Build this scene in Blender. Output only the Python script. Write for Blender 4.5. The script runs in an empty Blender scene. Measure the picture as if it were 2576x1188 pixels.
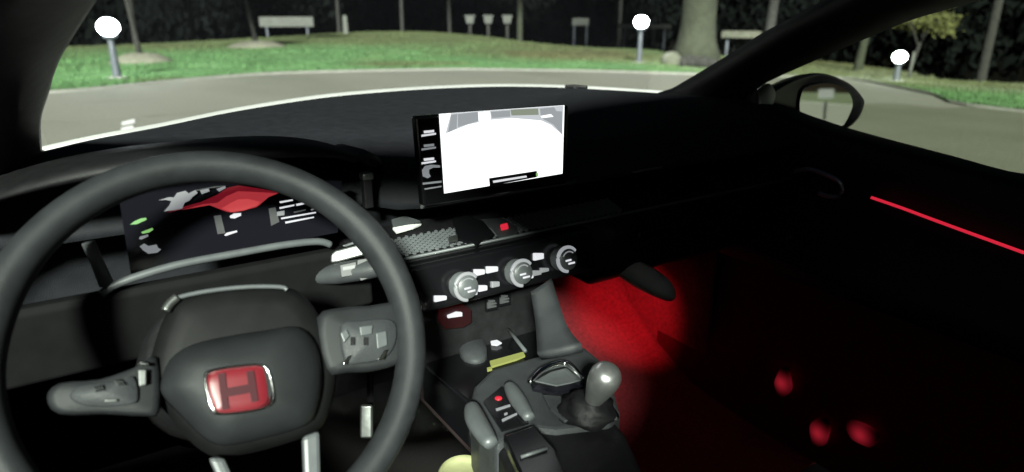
import bpy, bmesh, math, random
from mathutils import Vector, Matrix, noise
random.seed(7)
S = bpy.context.scene
COL = S.collection
R = math.radians
# ------------------------------------------------------------------ camera
F, CX, CY, W = 1680.0, 1288.0, 594.0, 2576.0      # working pixels of a 2576 x 1188 picture
CAM = Vector((0, 0, 1.15))
YAW = R(33); PIT = math.atan(564 / 1680)
HF = Vector((math.sin(YAW), math.cos(YAW), 0)); RT = Vector((math.cos(YAW), -math.sin(YAW), 0))
FW = HF * math.cos(PIT) - Vector((0, 0, math.sin(PIT))); UP = RT.cross(FW)
cd = bpy.data.cameras.new('camera'); cam = bpy.data.objects.new('camera', cd); COL.objects.link(cam)
cd.sensor_width = 36; cd.lens = 36 * F / W; cd.clip_start = .02; cd.clip_end = 2000
cam.matrix_world = Matrix(((RT.x, UP.x, -FW.x, 0), (RT.y, UP.y, -FW.y, 0), (RT.z, UP.z, -FW.z, CAM.z), (0, 0, 0, 1)))
S.camera = cam
cd.dof.use_dof = True; cd.dof.focus_distance = .92; cd.dof.aperture_fstop = 4.0      # phone held in the hand, focused on the dash
# ------------------------------------------------------------------ world and light
SUN_AZ, SUN_EL = R(33), R(28)           # light travels towards +X+Y and down: from behind the driver's left shoulder
wd = bpy.data.worlds.new('World'); S.world = wd; wd.use_nodes = True
nt = wd.node_tree; bg = nt.nodes['Background']
sk = nt.nodes.new('ShaderNodeTexSky'); sk.sky_type = 'NISHITA'; sk.sun_disc = False
sk.sun_elevation = SUN_EL; sk.sun_rotation = R(33 + 180)
nt.links.new(sk.outputs[0], bg.inputs[0]); bg.inputs[1].default_value = 0.0014
sl = bpy.data.lights.new('sun', 'SUN'); sl.energy = 3.2; sl.angle = R(7); sl.color = (.96, 1.0, .90)
so = bpy.data.objects.new('sun', sl); COL.objects.link(so)
LD = Vector((math.sin(SUN_AZ) * math.cos(SUN_EL), math.cos(SUN_AZ) * math.cos(SUN_EL), -math.sin(SUN_EL)))
so.rotation_euler = LD.to_track_quat('-Z', 'Y').to_euler(); so.location = (-20, -20, 18)
S.view_settings.view_transform = 'Standard'; S.view_settings.look = 'None'
S.view_settings.exposure = 2.3; S.view_settings.gamma = 1

# ------------------------------------------------------------------ helpers
def ray(x, y): return FW + RT * ((x - CX) / F) - UP * ((y - CY) / F)
def at(x, y, dep): return CAM + ray(x, y) * dep
def on(x, y, p, n):
    v = ray(x, y); return CAM + v * ((p - CAM).dot(n) / v.dot(n))
def pz(x, y, z): return on(x, y, Vector((0, 0, z)), Vector((0, 0, 1)))
def py(x, y, Y): return on(x, y, Vector((0, Y, 0)), Vector((0, 1, 0)))
def px(x, y, X): return on(x, y, Vector((X, 0, 0)), Vector((1, 0, 0)))
def sm(a, b, x):
    t = min(1, max(0, (x - a) / (b - a))); return t * t * (3 - 2 * t)
def gz(X, Y):
    return -.035 * max(0, X - 7) * sm(26, 10, Y) if X > 7 else 0.0
HILL = False
def gz2(X, Y):                                    # beyond the lawn the ground falls away into the wood
    e = math.hypot(X - CEN.x, Y - CEN.y) - rl(math.atan2(Y - CEN.y, X - CEN.x))
    return gz(X, Y) - (.11 * max(0, e - .6) if e > .6 else 0)
def gp(x, y):                                     # a picture point on the terrain
    v = ray(x, y); t = 1.0
    for i in range(6000):
        P = CAM + v * t
        if P.z <= gz(P.x, P.y): return Vector((P.x, P.y, gz(P.x, P.y)))
        t *= 1.002
    return P

MATS = {}
def mat(name, col, rough=.6, metal=0, noise_amt=.0, nscale=40, bump=0, bscale=200, emit=None, es=1, spec=.5, col2=None, sheen=0):
    if name in MATS: return MATS[name]
    m = bpy.data.materials.new(name); m.use_nodes = True; t = m.node_tree; b = t.nodes['Principled BSDF']
    b.inputs['Base Color'].default_value = (*col, 1); b.inputs['Roughness'].default_value = rough
    b.inputs['Metallic'].default_value = metal; b.inputs['Specular IOR Level'].default_value = spec
    if sheen: b.inputs['Sheen Weight'].default_value = sheen
    tc = t.nodes.new('ShaderNodeTexCoord')
    if noise_amt:
        n = t.nodes.new('ShaderNodeTexNoise'); n.inputs['Scale'].default_value = nscale; n.inputs['Detail'].default_value = 5
        t.links.new(tc.outputs['Object'], n.inputs['Vector'])
        r = t.nodes.new('ShaderNodeValToRGB'); r.color_ramp.elements[0].position = .3; r.color_ramp.elements[1].position = .7
        c2 = col2 or tuple(min(1, c * (1 + noise_amt)) for c in col)
        r.color_ramp.elements[0].color = (*[c * (1 - noise_amt) for c in col], 1) if not col2 else (*col, 1)
        r.color_ramp.elements[1].color = (*c2, 1)
        t.links.new(n.outputs['Fac'], r.inputs['Fac']); t.links.new(r.outputs['Color'], b.inputs['Base Color'])
        mr = t.nodes.new('ShaderNodeMapRange'); mr.inputs[3].default_value = max(.02, rough - .08); mr.inputs[4].default_value = min(1, rough + .08)
        t.links.new(n.outputs['Fac'], mr.inputs[0]); t.links.new(mr.outputs[0], b.inputs['Roughness'])
    if bump:
        v = t.nodes.new('ShaderNodeTexVoronoi'); v.inputs['Scale'].default_value = bscale
        t.links.new(tc.outputs['Object'], v.inputs['Vector'])
        bp = t.nodes.new('ShaderNodeBump'); bp.inputs['Strength'].default_value = bump; bp.inputs['Distance'].default_value = .001 if bscale > 80 else .02
        t.links.new(v.outputs['Distance'], bp.inputs['Height']); t.links.new(bp.outputs[0], b.inputs['Normal'])
    if emit:
        b.inputs['Emission Color'].default_value = (*emit, 1); b.inputs['Emission Strength'].default_value = es
    MATS[name] = m; return m

M = dict(
    dash=mat('dash_soft_plastic', (.0135, .0145, .018), .7, noise_amt=.15, nscale=60, bump=.35, bscale=900, spec=.22),
    black=mat('black_plastic', (.008, .008, .009), .55, noise_amt=.2, nscale=80, bump=.2, bscale=700, spec=.22),
    gloss=mat('gloss_black', (.005, .005, .006), .2),
    leather=mat('steering_leather', (.0185, .0205, .0225), .5, noise_amt=.18, nscale=50, bump=.2, bscale=1800, spec=.22),
    pad=mat('airbag_vinyl', (.0145, .016, .0175), .5, noise_amt=.12, nscale=30, bump=.2, bscale=1800, spec=.22),
    grey=mat('grey_satin_plastic', (.078, .085, .090), .42, noise_amt=.1, nscale=60),
    silver=mat('satin_metal', (.22, .23, .225), .36, metal=.9, noise_amt=.06, nscale=90),
    alu=mat('aluminium_knob', (.62, .63, .63), .32, metal=.9, noise_amt=.05, nscale=120),
    chrome=mat('chrome', (.75, .76, .75), .12, metal=1),
    console=mat('console_plastic', (.036, .039, .042), .5, noise_amt=.15, nscale=40, bump=.3, bscale=800, spec=.22),
    red=mat('badge_red', (.12, .005, .011), .4, noise_amt=.05, nscale=30),
    carpet=mat('red_carpet', (.24, .016, .024), .95, noise_amt=.35, nscale=160, bump=.8, bscale=400),
    bcarpet=mat('black_carpet', (.02, .012, .014), .95, noise_amt=.35, nscale=160, bump=.8, bscale=400),
    suede=mat('red_suede', (.09, .005, .009), .95, noise_amt=.2, nscale=90, spec=.1),
    white=mat('white_car_paint', (.80, .81, .79), .25, noise_amt=.03, nscale=8),
    lit=mat('lit_white_marking', (.1, .1, .1), .5, emit=(.86, .88, .92), es=0.1736),
    litdim=mat('lit_grey_marking', (.1, .1, .1), .5, emit=(.62, .66, .70), es=0.0682),
    litring=mat('lit_ring_marking', (.1, .1, .1), .5, emit=(.72, .76, .80), es=.085),
    litfaint=mat('lit_faint_grey', (.03, .03, .03), .5, emit=(.6, .66, .66), es=0.0186),
    green=mat('lit_green_marking', (.05, .1, .05), .5, emit=(.28, .62, .18), es=0.1612),
    olive=mat('lit_olive_strip', (.1, .1, .03), .5, emit=(.45, .52, .14), es=0.0992),
    redlit=mat('lit_red_display', (.1, .01, .01), .5, emit=(.86, .07, .09), es=0.0868),
    redlit2=mat('lit_red_display_bright', (.1, .01, .01), .5, emit=(.92, .10, .11), es=0.124),
    redlit3=mat('lit_red_display_deep', (.1, .01, .01), .5, emit=(.60, .02, .05), es=0.0465),
    redled=mat('red_led', (.2, .01, .01), .4, emit=(1.0, .03, .07), es=.13),
    screen=mat('lit_screen_white', (.1, .1, .1), .2, emit=(.97, 1.0, 1.0), es=0.31),
    scrgrey=mat('lit_screen_grey', (.1, .1, .1), .3, emit=(.50, .54, .56), es=0.1364),
    scrpale=mat('lit_screen_pale', (.1, .1, .1), .3, emit=(.72, .76, .80), es=0.1612),
    scrolive=mat('lit_screen_olive', (.1, .1, .1), .3, emit=(.42, .47, .36), es=0.124),
    dark=mat('display_glass_dark', (.006, .006, .009), .18),
)
def glass_mat():
    m = bpy.data.materials.new('car_glass'); m.use_nodes = True; t = m.node_tree
    t.nodes.remove(t.nodes['Principled BSDF']); o = t.nodes['Material Output']
    a = t.nodes.new('ShaderNodeBsdfTransparent'); a.inputs[0].default_value = (.88, .90, .89, 1)
    g = t.nodes.new('ShaderNodeBsdfGlossy'); g.inputs['Roughness'].default_value = .02
    f = t.nodes.new('ShaderNodeFresnel'); f.inputs[0].default_value = 1.25
    n = t.nodes.new('ShaderNodeTexNoise'); n.inputs['Scale'].default_value = 6
    mu = t.nodes.new('ShaderNodeMath'); mu.operation = 'MULTIPLY'; mu.inputs[1].default_value = .22
    x = t.nodes.new('ShaderNodeMixShader'); t.links.new(f.outputs[0], mu.inputs[0]); t.links.new(mu.outputs[0], x.inputs[0])
    t.links.new(a.outputs[0], x.inputs[1]); t.links.new(g.outputs[0], x.inputs[2]); t.links.new(x.outputs[0], o.inputs[0])
    return m
M['glass'] = glass_mat()
M['tint'] = M['glass'].copy(); M['tint'].name = 'tinted_glass'
for n_ in M['tint'].node_tree.nodes:
    if n_.type == 'BSDF_TRANSPARENT': n_.inputs[0].default_value = (.52, .55, .50, 1)

M['tint2'] = M['glass'].copy(); M['tint2'].name = 'light_tinted_glass'
for n_ in M['tint2'].node_tree.nodes:
    if n_.type == 'BSDF_TRANSPARENT': n_.inputs[0].default_value = (.80, .83, .80, 1)
def link(name, me, m, parent=None, label=None, cat=None, group=None, kind=None, smooth=True, bevel=0, segs=2, solid=0):
    o = bpy.data.objects.new(name, me); COL.objects.link(o)
    if m is not None and not me.materials: me.materials.append(m)
    if smooth:
        for p in me.polygons: p.use_smooth = True
    if solid:
        s = o.modifiers.new('thickness', 'SOLIDIFY'); s.thickness = solid; s.offset = -1
    if bevel:
        b = o.modifiers.new('bevel', 'BEVEL'); b.width = bevel; b.segments = segs; b.limit_method = 'ANGLE'; b.angle_limit = R(35)
        o.modifiers.new('wn', 'WEIGHTED_NORMAL').keep_sharp = True
    if parent:
        o.parent = parent; o.matrix_parent_inverse = wm(parent).inverted()
    for k, v in (('label', label), ('category', cat), ('group', group), ('kind', kind)):
        if v: o[k] = v
    return o
def wm(o):
    m = Matrix.LocRotScale(o.location, o.rotation_euler, o.scale)
    return m if not o.parent else wm(o.parent) @ o.matrix_parent_inverse @ m
def empty(name, loc, label, cat, group=None, parent=None):
    o = bpy.data.objects.new(name, None); COL.objects.link(o); o.location = loc; o.empty_display_size = .1
    if parent: o.parent = parent; o.matrix_parent_inverse = wm(parent).inverted()
    if label: o['label'] = label
    if cat: o['category'] = cat
    if group: o['group'] = group
    return o
def data(name, v, f):
    me = bpy.data.meshes.new(name); me.from_pydata([tuple(p) for p in v], [], f); 
    bm = bmesh.new(); bm.from_mesh(me); bmesh.ops.recalc_face_normals(bm, faces=bm.faces); bm.to_mesh(me); bm.free()
    me.update(); return me
def prism_data(name, pts, off):
    n = len(pts); v = list(pts) + [p + off for p in pts]
    f = [list(range(n)), list(range(2 * n - 1, n - 1, -1))] + [[i, (i + 1) % n, (i + 1) % n + n, i + n] for i in range(n)]
    return data(name, v, f)
def pix(name, pts, P, N, m, parent, lift=.001, th=.003, **k):       # a flat piece whose outline lies on plane (P, N); N faces the viewer
    N = N.normalized()
    q = [on(x, y, P + N * lift, N) for x, y in pts]
    return link(name, prism_data(name, q, -N * th), m, parent, smooth=False, **k)
def exX(name, prof, x0, x1, m, parent, **k):
    return link(name, prism_data(name, [Vector((x0, a, b)) for a, b in prof], Vector((x1 - x0, 0, 0))), m, parent, **k)
def box(name, lo, hi, m, parent=None, **k):
    lo, hi = Vector(lo), Vector(hi)
    pts = [Vector((lo.x, lo.y, lo.z)), Vector((hi.x, lo.y, lo.z)), Vector((hi.x, hi.y, lo.z)), Vector((lo.x, hi.y, lo.z))]
    return link(name, prism_data(name, pts, Vector((0, 0, hi.z - lo.z))), m, parent, **k)
def obox(name, c, ax, ay, az, m, parent, **k):                      # oriented box: centre and three half axes
    v = [c + ax * i + ay * j + az * l for i in (-1, 1) for j in (-1, 1) for l in (-1, 1)]
    f = [(0, 1, 3, 2), (4, 6, 7, 5), (0, 4, 5, 1), (2, 3, 7, 6), (0, 2, 6, 4), (1, 5, 7, 3)]
    return link(name, data(name, v, f), m, parent, **k)
def loft_data(name, rows, closed=False, caps=False):
    n = len(rows[0]); v = [p for r in rows for p in r]; f = []
    for i in range(len(rows) - 1):
        for j in range(n if closed else n - 1):
            f.append((i * n + j, i * n + (j + 1) % n, (i + 1) * n + (j + 1) % n, (i + 1) * n + j))
    if caps: f += [list(range(n - 1, -1, -1)), list(range((len(rows) - 1) * n, len(rows) * n))]
    return data(name, v, f)
def loft(name, rows, m, parent, closed=False, caps=False, **k):
    return link(name, loft_data(name, rows, closed, caps), m, parent, **k)
def smooth_path(pts, n=4, closed=False):
    out = []; N = len(pts)
    for i in range(N if closed else N - 1):
        g = (lambda j: pts[j % N]) if closed else (lambda j: pts[max(0, min(N - 1, j))])
        a, b, c, d = g(i - 1), g(i), g(i + 1), g(i + 2)
        for s in range(n):
            t = s / n
            out.append(.5 * ((2 * b) + (c - a) * t + (2 * a - 5 * b + 4 * c - d) * t * t + (3 * b - a - 3 * c + d) * t ** 3))
    if not closed: out.append(pts[-1])
    return out
def tube_data(name, path, rad, sides=10, flat=1.0, upv=None):
    rows = []; N = len(path)
    for i, p in enumerate(path):
        d = (path[min(N - 1, i + 1)] - path[max(0, i - 1)]).normalized()
        u = upv or Vector((0, 0, 1))
        if abs(d.dot(u)) > .95: u = Vector((1, 0, 0))
        a = d.cross(u).normalized(); b = a.cross(d).normalized()
        r = rad[i] if isinstance(rad, (list, tuple)) else rad
        rows.append([p + a * (math.cos(2 * math.pi * k / sides) * r) + b * (math.sin(2 * math.pi * k / sides) * r * flat) for k in range(sides)])
    return loft_data(name, rows, True, True)
def tube(name, path, rad, m, parent, sides=10, flat=1.0, upv=None, **k):
    return link(name, tube_data(name, path, rad, sides, flat, upv), m, parent, **k)
def lathe(name, prof, c, axis, m, parent, sides=28, **k):
    axis = axis.normalized(); u = axis.orthogonal().normalized(); w = axis.cross(u)
    rows = [[c + axis * h + (u * math.cos(2 * math.pi * j / sides) + w * math.sin(2 * math.pi * j / sides)) * r for j in range(sides)] for r, h in prof]
    return loft(name, rows, m, parent, True, True, **k)
def dome(name, pts, P, N, levels, m, parent, lift=0, **k):          # outline on a plane, rounded towards the viewer
    N = N.normalized(); q = smooth_path([on(x, y, P + N * lift, N) for x, y in pts], 3, True)
    c = sum(q, Vector()) / len(q)
    rows = [[c + (p - c) * s + N * h for p in q] for s, h in levels]
    return loft(name, rows, m, parent, True, True, **k)

# ------------------------------------------------------------------ ground, road, lawn
CEN = Vector((2.0, 1.0, 0))
kerb_px = [(-260, 268), (0, 243), (230, 228), (470, 204), (700, 187), (1000, 179), (1288, 178), (1500, 181), (1700, 187), (1900, 193), (2060, 196), (2160, 204), (2345, 240), (2576, 286)]
kerb = [gp(*a) for a in kerb_px]
first, last = kerb[0], kerb[-1]
kerb = [Vector((-70, 5, 0)), Vector((-35, 9.5, 0)), Vector((-14, 11.3, 0))] + kerb + [Vector((last.x + 1.5, last.y - 7, 0)), Vector((last.x + 1, -22, 0)), Vector((last.x - 6, -60, 0)), Vector((-30, -80, 0)), Vector((-70, -60, 0))]
kerb = smooth_path(kerb, 5, True)
for p in kerb: p.z = 0
lawn_px = [(-260, 140), (0, 128), (230, 117), (380, 112), (700, 94), (900, 82), (1060, 81), (1200, 91), (1300, 104), (1400, 115), (1500, 122), (1640, 128), (1800, 142), (1950, 150), (2090, 158), (2200, 172), (2345, 192), (2576, 215)]
lawn_e = [gp(*a) for a in lawn_px]
lawn_e = [Vector((-90, 40, 0)), Vector((-40, 34, 0))] + lawn_e + [Vector((34, -6, 0)), Vector((40, -40, 0)), Vector((10, -90, 0)), Vector((-90, -90, 0))]
lawn_e = smooth_path(lawn_e, 4, True)
def polar(loop):                          # radius of a star shaped loop at an angle round CEN
    a = sorted((math.atan2(p.y - CEN.y, p.x - CEN.x), math.hypot(p.x - CEN.x, p.y - CEN.y)) for p in loop)
    def f(t):
        t = (t + math.pi) % (2 * math.pi) - math.pi
        for i in range(len(a)):
            if a[i][0] >= t: break
        else: i = 0
        a0, a1 = a[i - 1], a[i]
        d = (a1[0] - a0[0]) % (2 * math.pi); s = ((t - a0[0]) % (2 * math.pi)) / d if d else 0
        return a0[1] + (a1[1] - a0[1]) * min(1, s)
    return f
rk, rl = polar(kerb), polar(lawn_e)
def ring(name, f0, f1, nr, na, zoff, m, jig=0, power=1.0):
    rows = []
    for i in range(nr + 1):
        s = (i / nr) ** power; row = []
        for j in range(na):
            t = 2 * math.pi * j / na; a, b = f0(t), f1(t); r = a + (b - a) * s
            X, Y = CEN.x + math.cos(t) * r, CEN.y + math.sin(t) * r
            z = (gz2(X, Y) if HILL else gz(X, Y)) + zoff + (noise.noise(Vector((X * .5, Y * .5, 0))) * jig if 0 < i < nr else 0)
            row.append(Vector((X, Y, z)))
        rows.append(row)
    return link(name, loft_data(name, rows, True), m, kind='structure')

def ground_mat(name, kind):
    m = bpy.data.materials.new(name); m.use_nodes = True; t = m.node_tree; b = t.nodes['Principled BSDF']
    tc = t.nodes.new('ShaderNodeTexCoord'); b.inputs['Roughness'].default_value = .9; b.inputs['Specular IOR Level'].default_value = .2
    def nz(scale, det=4, st=(1, 1, 1)):
        mp = t.nodes.new('ShaderNodeMapping'); mp.inputs['Scale'].default_value = st
        n = t.nodes.new('ShaderNodeTexNoise'); n.inputs['Scale'].default_value = scale; n.inputs['Detail'].default_value = det
        t.links.new(tc.outputs['Object'], mp.inputs['Vector']); t.links.new(mp.outputs[0], n.inputs['Vector']); return n.outputs['Fac']
    def ramp(fac, cols):
        r = t.nodes.new('ShaderNodeValToRGB'); e = r.color_ramp.elements
        while len(e) < len(cols): e.new(.5)
        for el, (p, c) in zip(e, cols): el.position = p; el.color = (*c, 1)
        t.links.new(fac, r.inputs[0]); return r.outputs[0]
    def mix(fac, a, c, mode='MIX'):
        x = t.nodes.new('ShaderNodeMix'); x.data_type = 'RGBA'; x.blend_type = mode
        if isinstance(fac, float): x.inputs[0].default_value = fac
        else: t.links.new(fac, x.inputs[0])
        t.links.new(a, x.inputs[6]); t.links.new(c, x.inputs[7]); return x.outputs[2]
    if kind == 'road':
        c = ramp(nz(.35, 5, (1, .35, 1)), [(.3, (.1590, .1620, .1350)), (.5, (.2070, .2070, .1770)), (.75, (.1800, .1830, .1590))])
        c = mix(.5, c, ramp(nz(30, 6), [(.3, (.35, .35, .35)), (.7, (.65, .65, .65))]), 'OVERLAY')
        crack = ramp(nz(.55, 2, (.35, 1.6, 1)), [(.655, (1, 1, 1)), (.68, (.72, .72, .66)), (.70, (1, 1, 1))])
        c = mix(1.0, c, crack, 'MULTIPLY'); h = nz(60, 6); bs = .3
    elif kind == 'patch':
        c = ramp(nz(.5, 5), [(.3, (.1148, .1190, .0892)), (.7, (.1530, .1573, .1190))])
        c = mix(.5, c, ramp(nz(30, 6), [(.3, (.35, .35, .35)), (.7, (.65, .65, .65))]), 'OVERLAY'); h = nz(60, 6); bs = .3
    elif kind == 'lawn':
        gr = ramp(nz(.9, 5), [(.3, (.0696, .1392, .0551)), (.55, (.0957, .1914, .0783)), (.75, (.1160, .2088, .0957))])
        br = ramp(nz(1.4, 5), [(.3, (.0720, .0750, .0330)), (.7, (.1020, .1080, .0540))])
        v = t.nodes.new('ShaderNodeVectorMath'); v.operation = 'DISTANCE'; c0 = gp(1430, 140); v.inputs[1].default_value = c0
        sc = t.nodes.new('ShaderNodeVectorMath'); sc.operation = 'MULTIPLY'; sc.inputs[1].default_value = (1, 1, 0)
        t.links.new(tc.outputs['Object'], sc.inputs[0]); t.links.new(sc.outputs[0], v.inputs[0])
        ad = t.nodes.new('ShaderNodeMath'); ad.operation = 'MULTIPLY_ADD'; ad.inputs[1].default_value = 5.0
        t.links.new(nz(.5, 3), ad.inputs[0]); t.links.new(v.outputs['Value'], ad.inputs[2])
        f = t.nodes.new('ShaderNodeMapRange'); f.inputs[1].default_value = 4.2; f.inputs[2].default_value = 7.4; f.inputs[3].default_value = 1; f.inputs[4].default_value = 0
        t.links.new(ad.outputs[0], f.inputs[0])
        c = mix(f.outputs[0], gr, br)
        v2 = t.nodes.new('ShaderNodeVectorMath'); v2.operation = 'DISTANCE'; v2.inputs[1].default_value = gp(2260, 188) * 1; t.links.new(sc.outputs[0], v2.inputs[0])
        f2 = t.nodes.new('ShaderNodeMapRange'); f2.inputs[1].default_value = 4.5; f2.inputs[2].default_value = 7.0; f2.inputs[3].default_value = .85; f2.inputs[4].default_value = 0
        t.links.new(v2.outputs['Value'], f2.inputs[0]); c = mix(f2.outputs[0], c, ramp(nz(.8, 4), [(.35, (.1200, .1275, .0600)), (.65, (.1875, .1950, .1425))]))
        v3 = t.nodes.new('ShaderNodeVectorMath'); v3.operation = 'DISTANCE'; v3.inputs[1].default_value = (4, 10, 0); t.links.new(sc.outputs[0], v3.inputs[0])
        a3 = t.nodes.new('ShaderNodeMath'); a3.operation = 'MULTIPLY_ADD'; a3.inputs[1].default_value = 9.0; t.links.new(nz(.12, 3), a3.inputs[0]); t.links.new(v3.outputs['Value'], a3.inputs[2])
        f3 = t.nodes.new('ShaderNodeMapRange'); f3.inputs[1].default_value = 15; f3.inputs[2].default_value = 22; f3.inputs[4].default_value = .8; t.links.new(a3.outputs[0], f3.inputs[0])
        c = mix(f3.outputs[0], c, br)
        pt = ramp(nz(.22, 3), [(.56, (0, 0, 0)), (.66, (.8, .8, .8))]); 
        c = mix(pt, c, br); h = nz(25, 6); bs = .25
    else:
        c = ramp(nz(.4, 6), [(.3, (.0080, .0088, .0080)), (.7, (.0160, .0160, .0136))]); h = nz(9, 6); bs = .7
    t.links.new(c, b.inputs['Base Color'])
    bp = t.nodes.new('ShaderNodeBump'); bp.inputs['Strength'].default_value = bs; bp.inputs['Distance'].default_value = .03
    t.links.new(h, bp.inputs['Height']); t.links.new(bp.outputs[0], b.inputs['Normal'])
    return m
M['road'] = ground_mat('worn_asphalt', 'road'); M['lawn'] = ground_mat('lawn_grass', 'lawn'); M['litter'] = ground_mat('leaf_litter', 'wood')
M['patch'] = ground_mat('dark_asphalt', 'patch')
M['concrete'] = mat('kerb_concrete', (.2250, .2250, .2025), .85, noise_amt=.12, nscale=6, bump=.3, bscale=60)
ring('road', lambda t: .05, lambda t: rk(t) + .02, 26, 260, 0, M['road'])
ring('lawn', lambda t: rk(t) + .10, rl, 26, 260, .03, M['lawn'], .05, 1.4)
HILL = True
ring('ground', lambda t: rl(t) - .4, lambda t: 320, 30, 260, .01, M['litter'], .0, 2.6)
kk = [Vector((CEN.x + math.cos(t) * rk(t), CEN.y + math.sin(t) * rk(t), 0)) for t in [2 * math.pi * j / 520 for j in range(520)]]
rows = []
for p in kk:
    d = (p - CEN); d.z = 0; d.normalize(); z = gz(p.x, p.y)
    rows.append([p + Vector((0, 0, z - .05)), p + Vector((0, 0, z + .02)), p + d * .02 + Vector((0, 0, z + .035)), p + d * .13 + Vector((0, 0, z + .035)), p + d * .14 + Vector((0, 0, z - .05))])
rows.append(rows[0])
link('kerb', loft_data('kerb', rows), M['concrete'], kind='structure', smooth=False)

def pixgrid(name, quad_, nu, nv, z, m):
    a, b, c, d = quad_; rows = []
    for i in range(nu + 1):
        u = i / nu; row = []
        for j in range(nv + 1):
            v = j / nv; x = (a[0] * (1 - u) + b[0] * u) * (1 - v) + (d[0] * (1 - u) + c[0] * u) * v; y = (a[1] * (1 - u) + b[1] * u) * (1 - v) + (d[1] * (1 - u) + c[1] * u) * v
            row.append(gp(x, y + 3 * math.sin(x * .03)) + Vector((0, 0, z)))
        rows.append(row)
    return link(name, loft_data(name, rows), m, kind='structure')
pixgrid('asphalt_patch', [(1960, 250), (2700, 285), (2700, 640), (1800, 470)], 24, 24, .004, M['patch'])

rg = random.Random(11); gv = []; gf = []
while len(gf) < 95000:
    t_ = R(rg.uniform(8, 112)); a_ = rk(t_) + .16; b_ = min(rl(t_), 44) - .2; r_ = a_ + (b_ - a_) * rg.random() ** 1.9
    X, Y = CEN.x + math.cos(t_) * r_, CEN.y + math.sin(t_) * r_; z_ = gz(X, Y) + .02; h_ = rg.uniform(.03, .075); w_ = rg.uniform(.006, .014) * (1 + r_ / 25); q_ = rg.uniform(0, 3.14); k = len(gv)
    gv += [(X - math.cos(q_) * w_, Y - math.sin(q_) * w_, z_), (X + math.cos(q_) * w_, Y + math.sin(q_) * w_, z_), (X + rg.gauss(0, .03), Y + rg.gauss(0, .03), z_ + h_)]; gf.append((k, k + 1, k + 2))
me = bpy.data.meshes.new('grass'); me.from_pydata(gv, [], gf)
link('grass', me, M['lawn'], kind='stuff', smooth=False, label='short grass blades of the lawn', cat='grass')

# ------------------------------------------------------------------ trees
M['bark'] = mat('bark', (.028, .028, .025), .95, noise_amt=.35, nscale=9, bump=.9, bscale=14)
M['barkpale'] = mat('pale_bark', (.0345, .0390, .0248), .95, noise_amt=.22, nscale=5, bump=.8, bscale=12)
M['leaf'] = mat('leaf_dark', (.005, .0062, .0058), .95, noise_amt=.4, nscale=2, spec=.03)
M['leafy'] = mat('leaf_yellow', (.075, .08, .02), .8, noise_amt=.4, nscale=2)
M['mulch'] = mat('pale_mulch', (.1860, .1860, .1426), .95, noise_amt=.25, nscale=14, bump=.9, bscale=30)
def wood_dir(x):
    v = ray(x, 45); v.z = 0; return v.normalized()
def leaf_mesh(name, n, rx, rz, size, m, seed):
    rnd = random.Random(seed); v = []; f = []
    cl = [(rnd.gauss(0, .42), rnd.gauss(0, .42), rnd.gauss(0, .38), rnd.uniform(.16, .34)) for _ in range(34)]
    for i in range(n):
        a, b, c, r = cl[rnd.randrange(len(cl))]
        p = Vector(((a + rnd.gauss(0, r)) * rx, (b + rnd.gauss(0, r)) * rx, (c + rnd.gauss(0, r * .8)) * rz))
        u = Vector((rnd.gauss(0, 1), rnd.gauss(0, 1), rnd.gauss(0, 1))).normalized(); w = u.orthogonal().normalized()
        s = size * rnd.uniform(.6, 1.3); k = len(v)
        v += [p - u * s, p + w * s * .5, p + u * s, p - w * s * .5]; f.append((k, k + 1, k + 2, k + 3))
    me = bpy.data.meshes.new(name); me.from_pydata([tuple(x) for x in v], [], f); me.materials.append(m); return me
CROWN = leaf_mesh('crown', 7000, 4.6, 3.6, .30, M['leaf'], 3)
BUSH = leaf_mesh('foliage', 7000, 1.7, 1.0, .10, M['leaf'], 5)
YCROWN = leaf_mesh('crown_yellow', 2600, 2.0, 1.0, .18, M['leafy'], 8)
def tree(name, base, top, r0, r1, label, barkm, flare=1.0, crown=None, cz=0, cs=1.0, group=None):
    t = empty(name, base, label, 'tree', group)
    n = 14; path = []; rad = []
    for i in range(n + 1):
        s = i / n; p = base.lerp(top, s) - Vector((0, 0, .15 if i == 0 else 0))
        p += Vector((noise.noise(Vector((base.x, s * 3, 0))), noise.noise(Vector((base.y, s * 3, 5))), 0)) * r0 * .35 * s
        path.append(p); rad.append((r0 + (r1 - r0) * s) * (1 + (flare - 1) * max(0, 1 - s * 9) ** 1.6))
    link('trunk', tube_data('trunk', path, rad, 14), barkm, t)
    if crown:
        for k in range(4):                            # limbs
            a = k * 1.57 + base.x; s = path[int(n * .62) + k]
            e = top + Vector((math.cos(a) * 2.2 * cs, math.sin(a) * 2.2 * cs, (cz + .3 * k) * cs * .6))
            link('limb', tube_data('limb', [s, s.lerp(e, .5) + Vector((0, 0, .4)), e], [r1 * .8, r1 * .5, r1 * .2], 8), barkm, t)
        c = bpy.data.objects.new('crown', crown); COL.objects.link(c); c.location = top + Vector((0, 0, cz)); c.scale = (cs, cs, cs)
        c.rotation_euler = (0, 0, base.x * 1.7); c.parent = t; c.matrix_parent_inverse = wm(t).inverted()
    return t
g = gp(1748, 150); dd = (g - CAM).dot(FW)
tree('tree', g, g + Vector((.1, 0, 7.5)), 44 / F * dd, 36 / F * dd, 'massive pale tree trunk with flared base right of the middle lamp', M['barkpale'], 1.62, CROWN, 2.6, 1.0)
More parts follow.
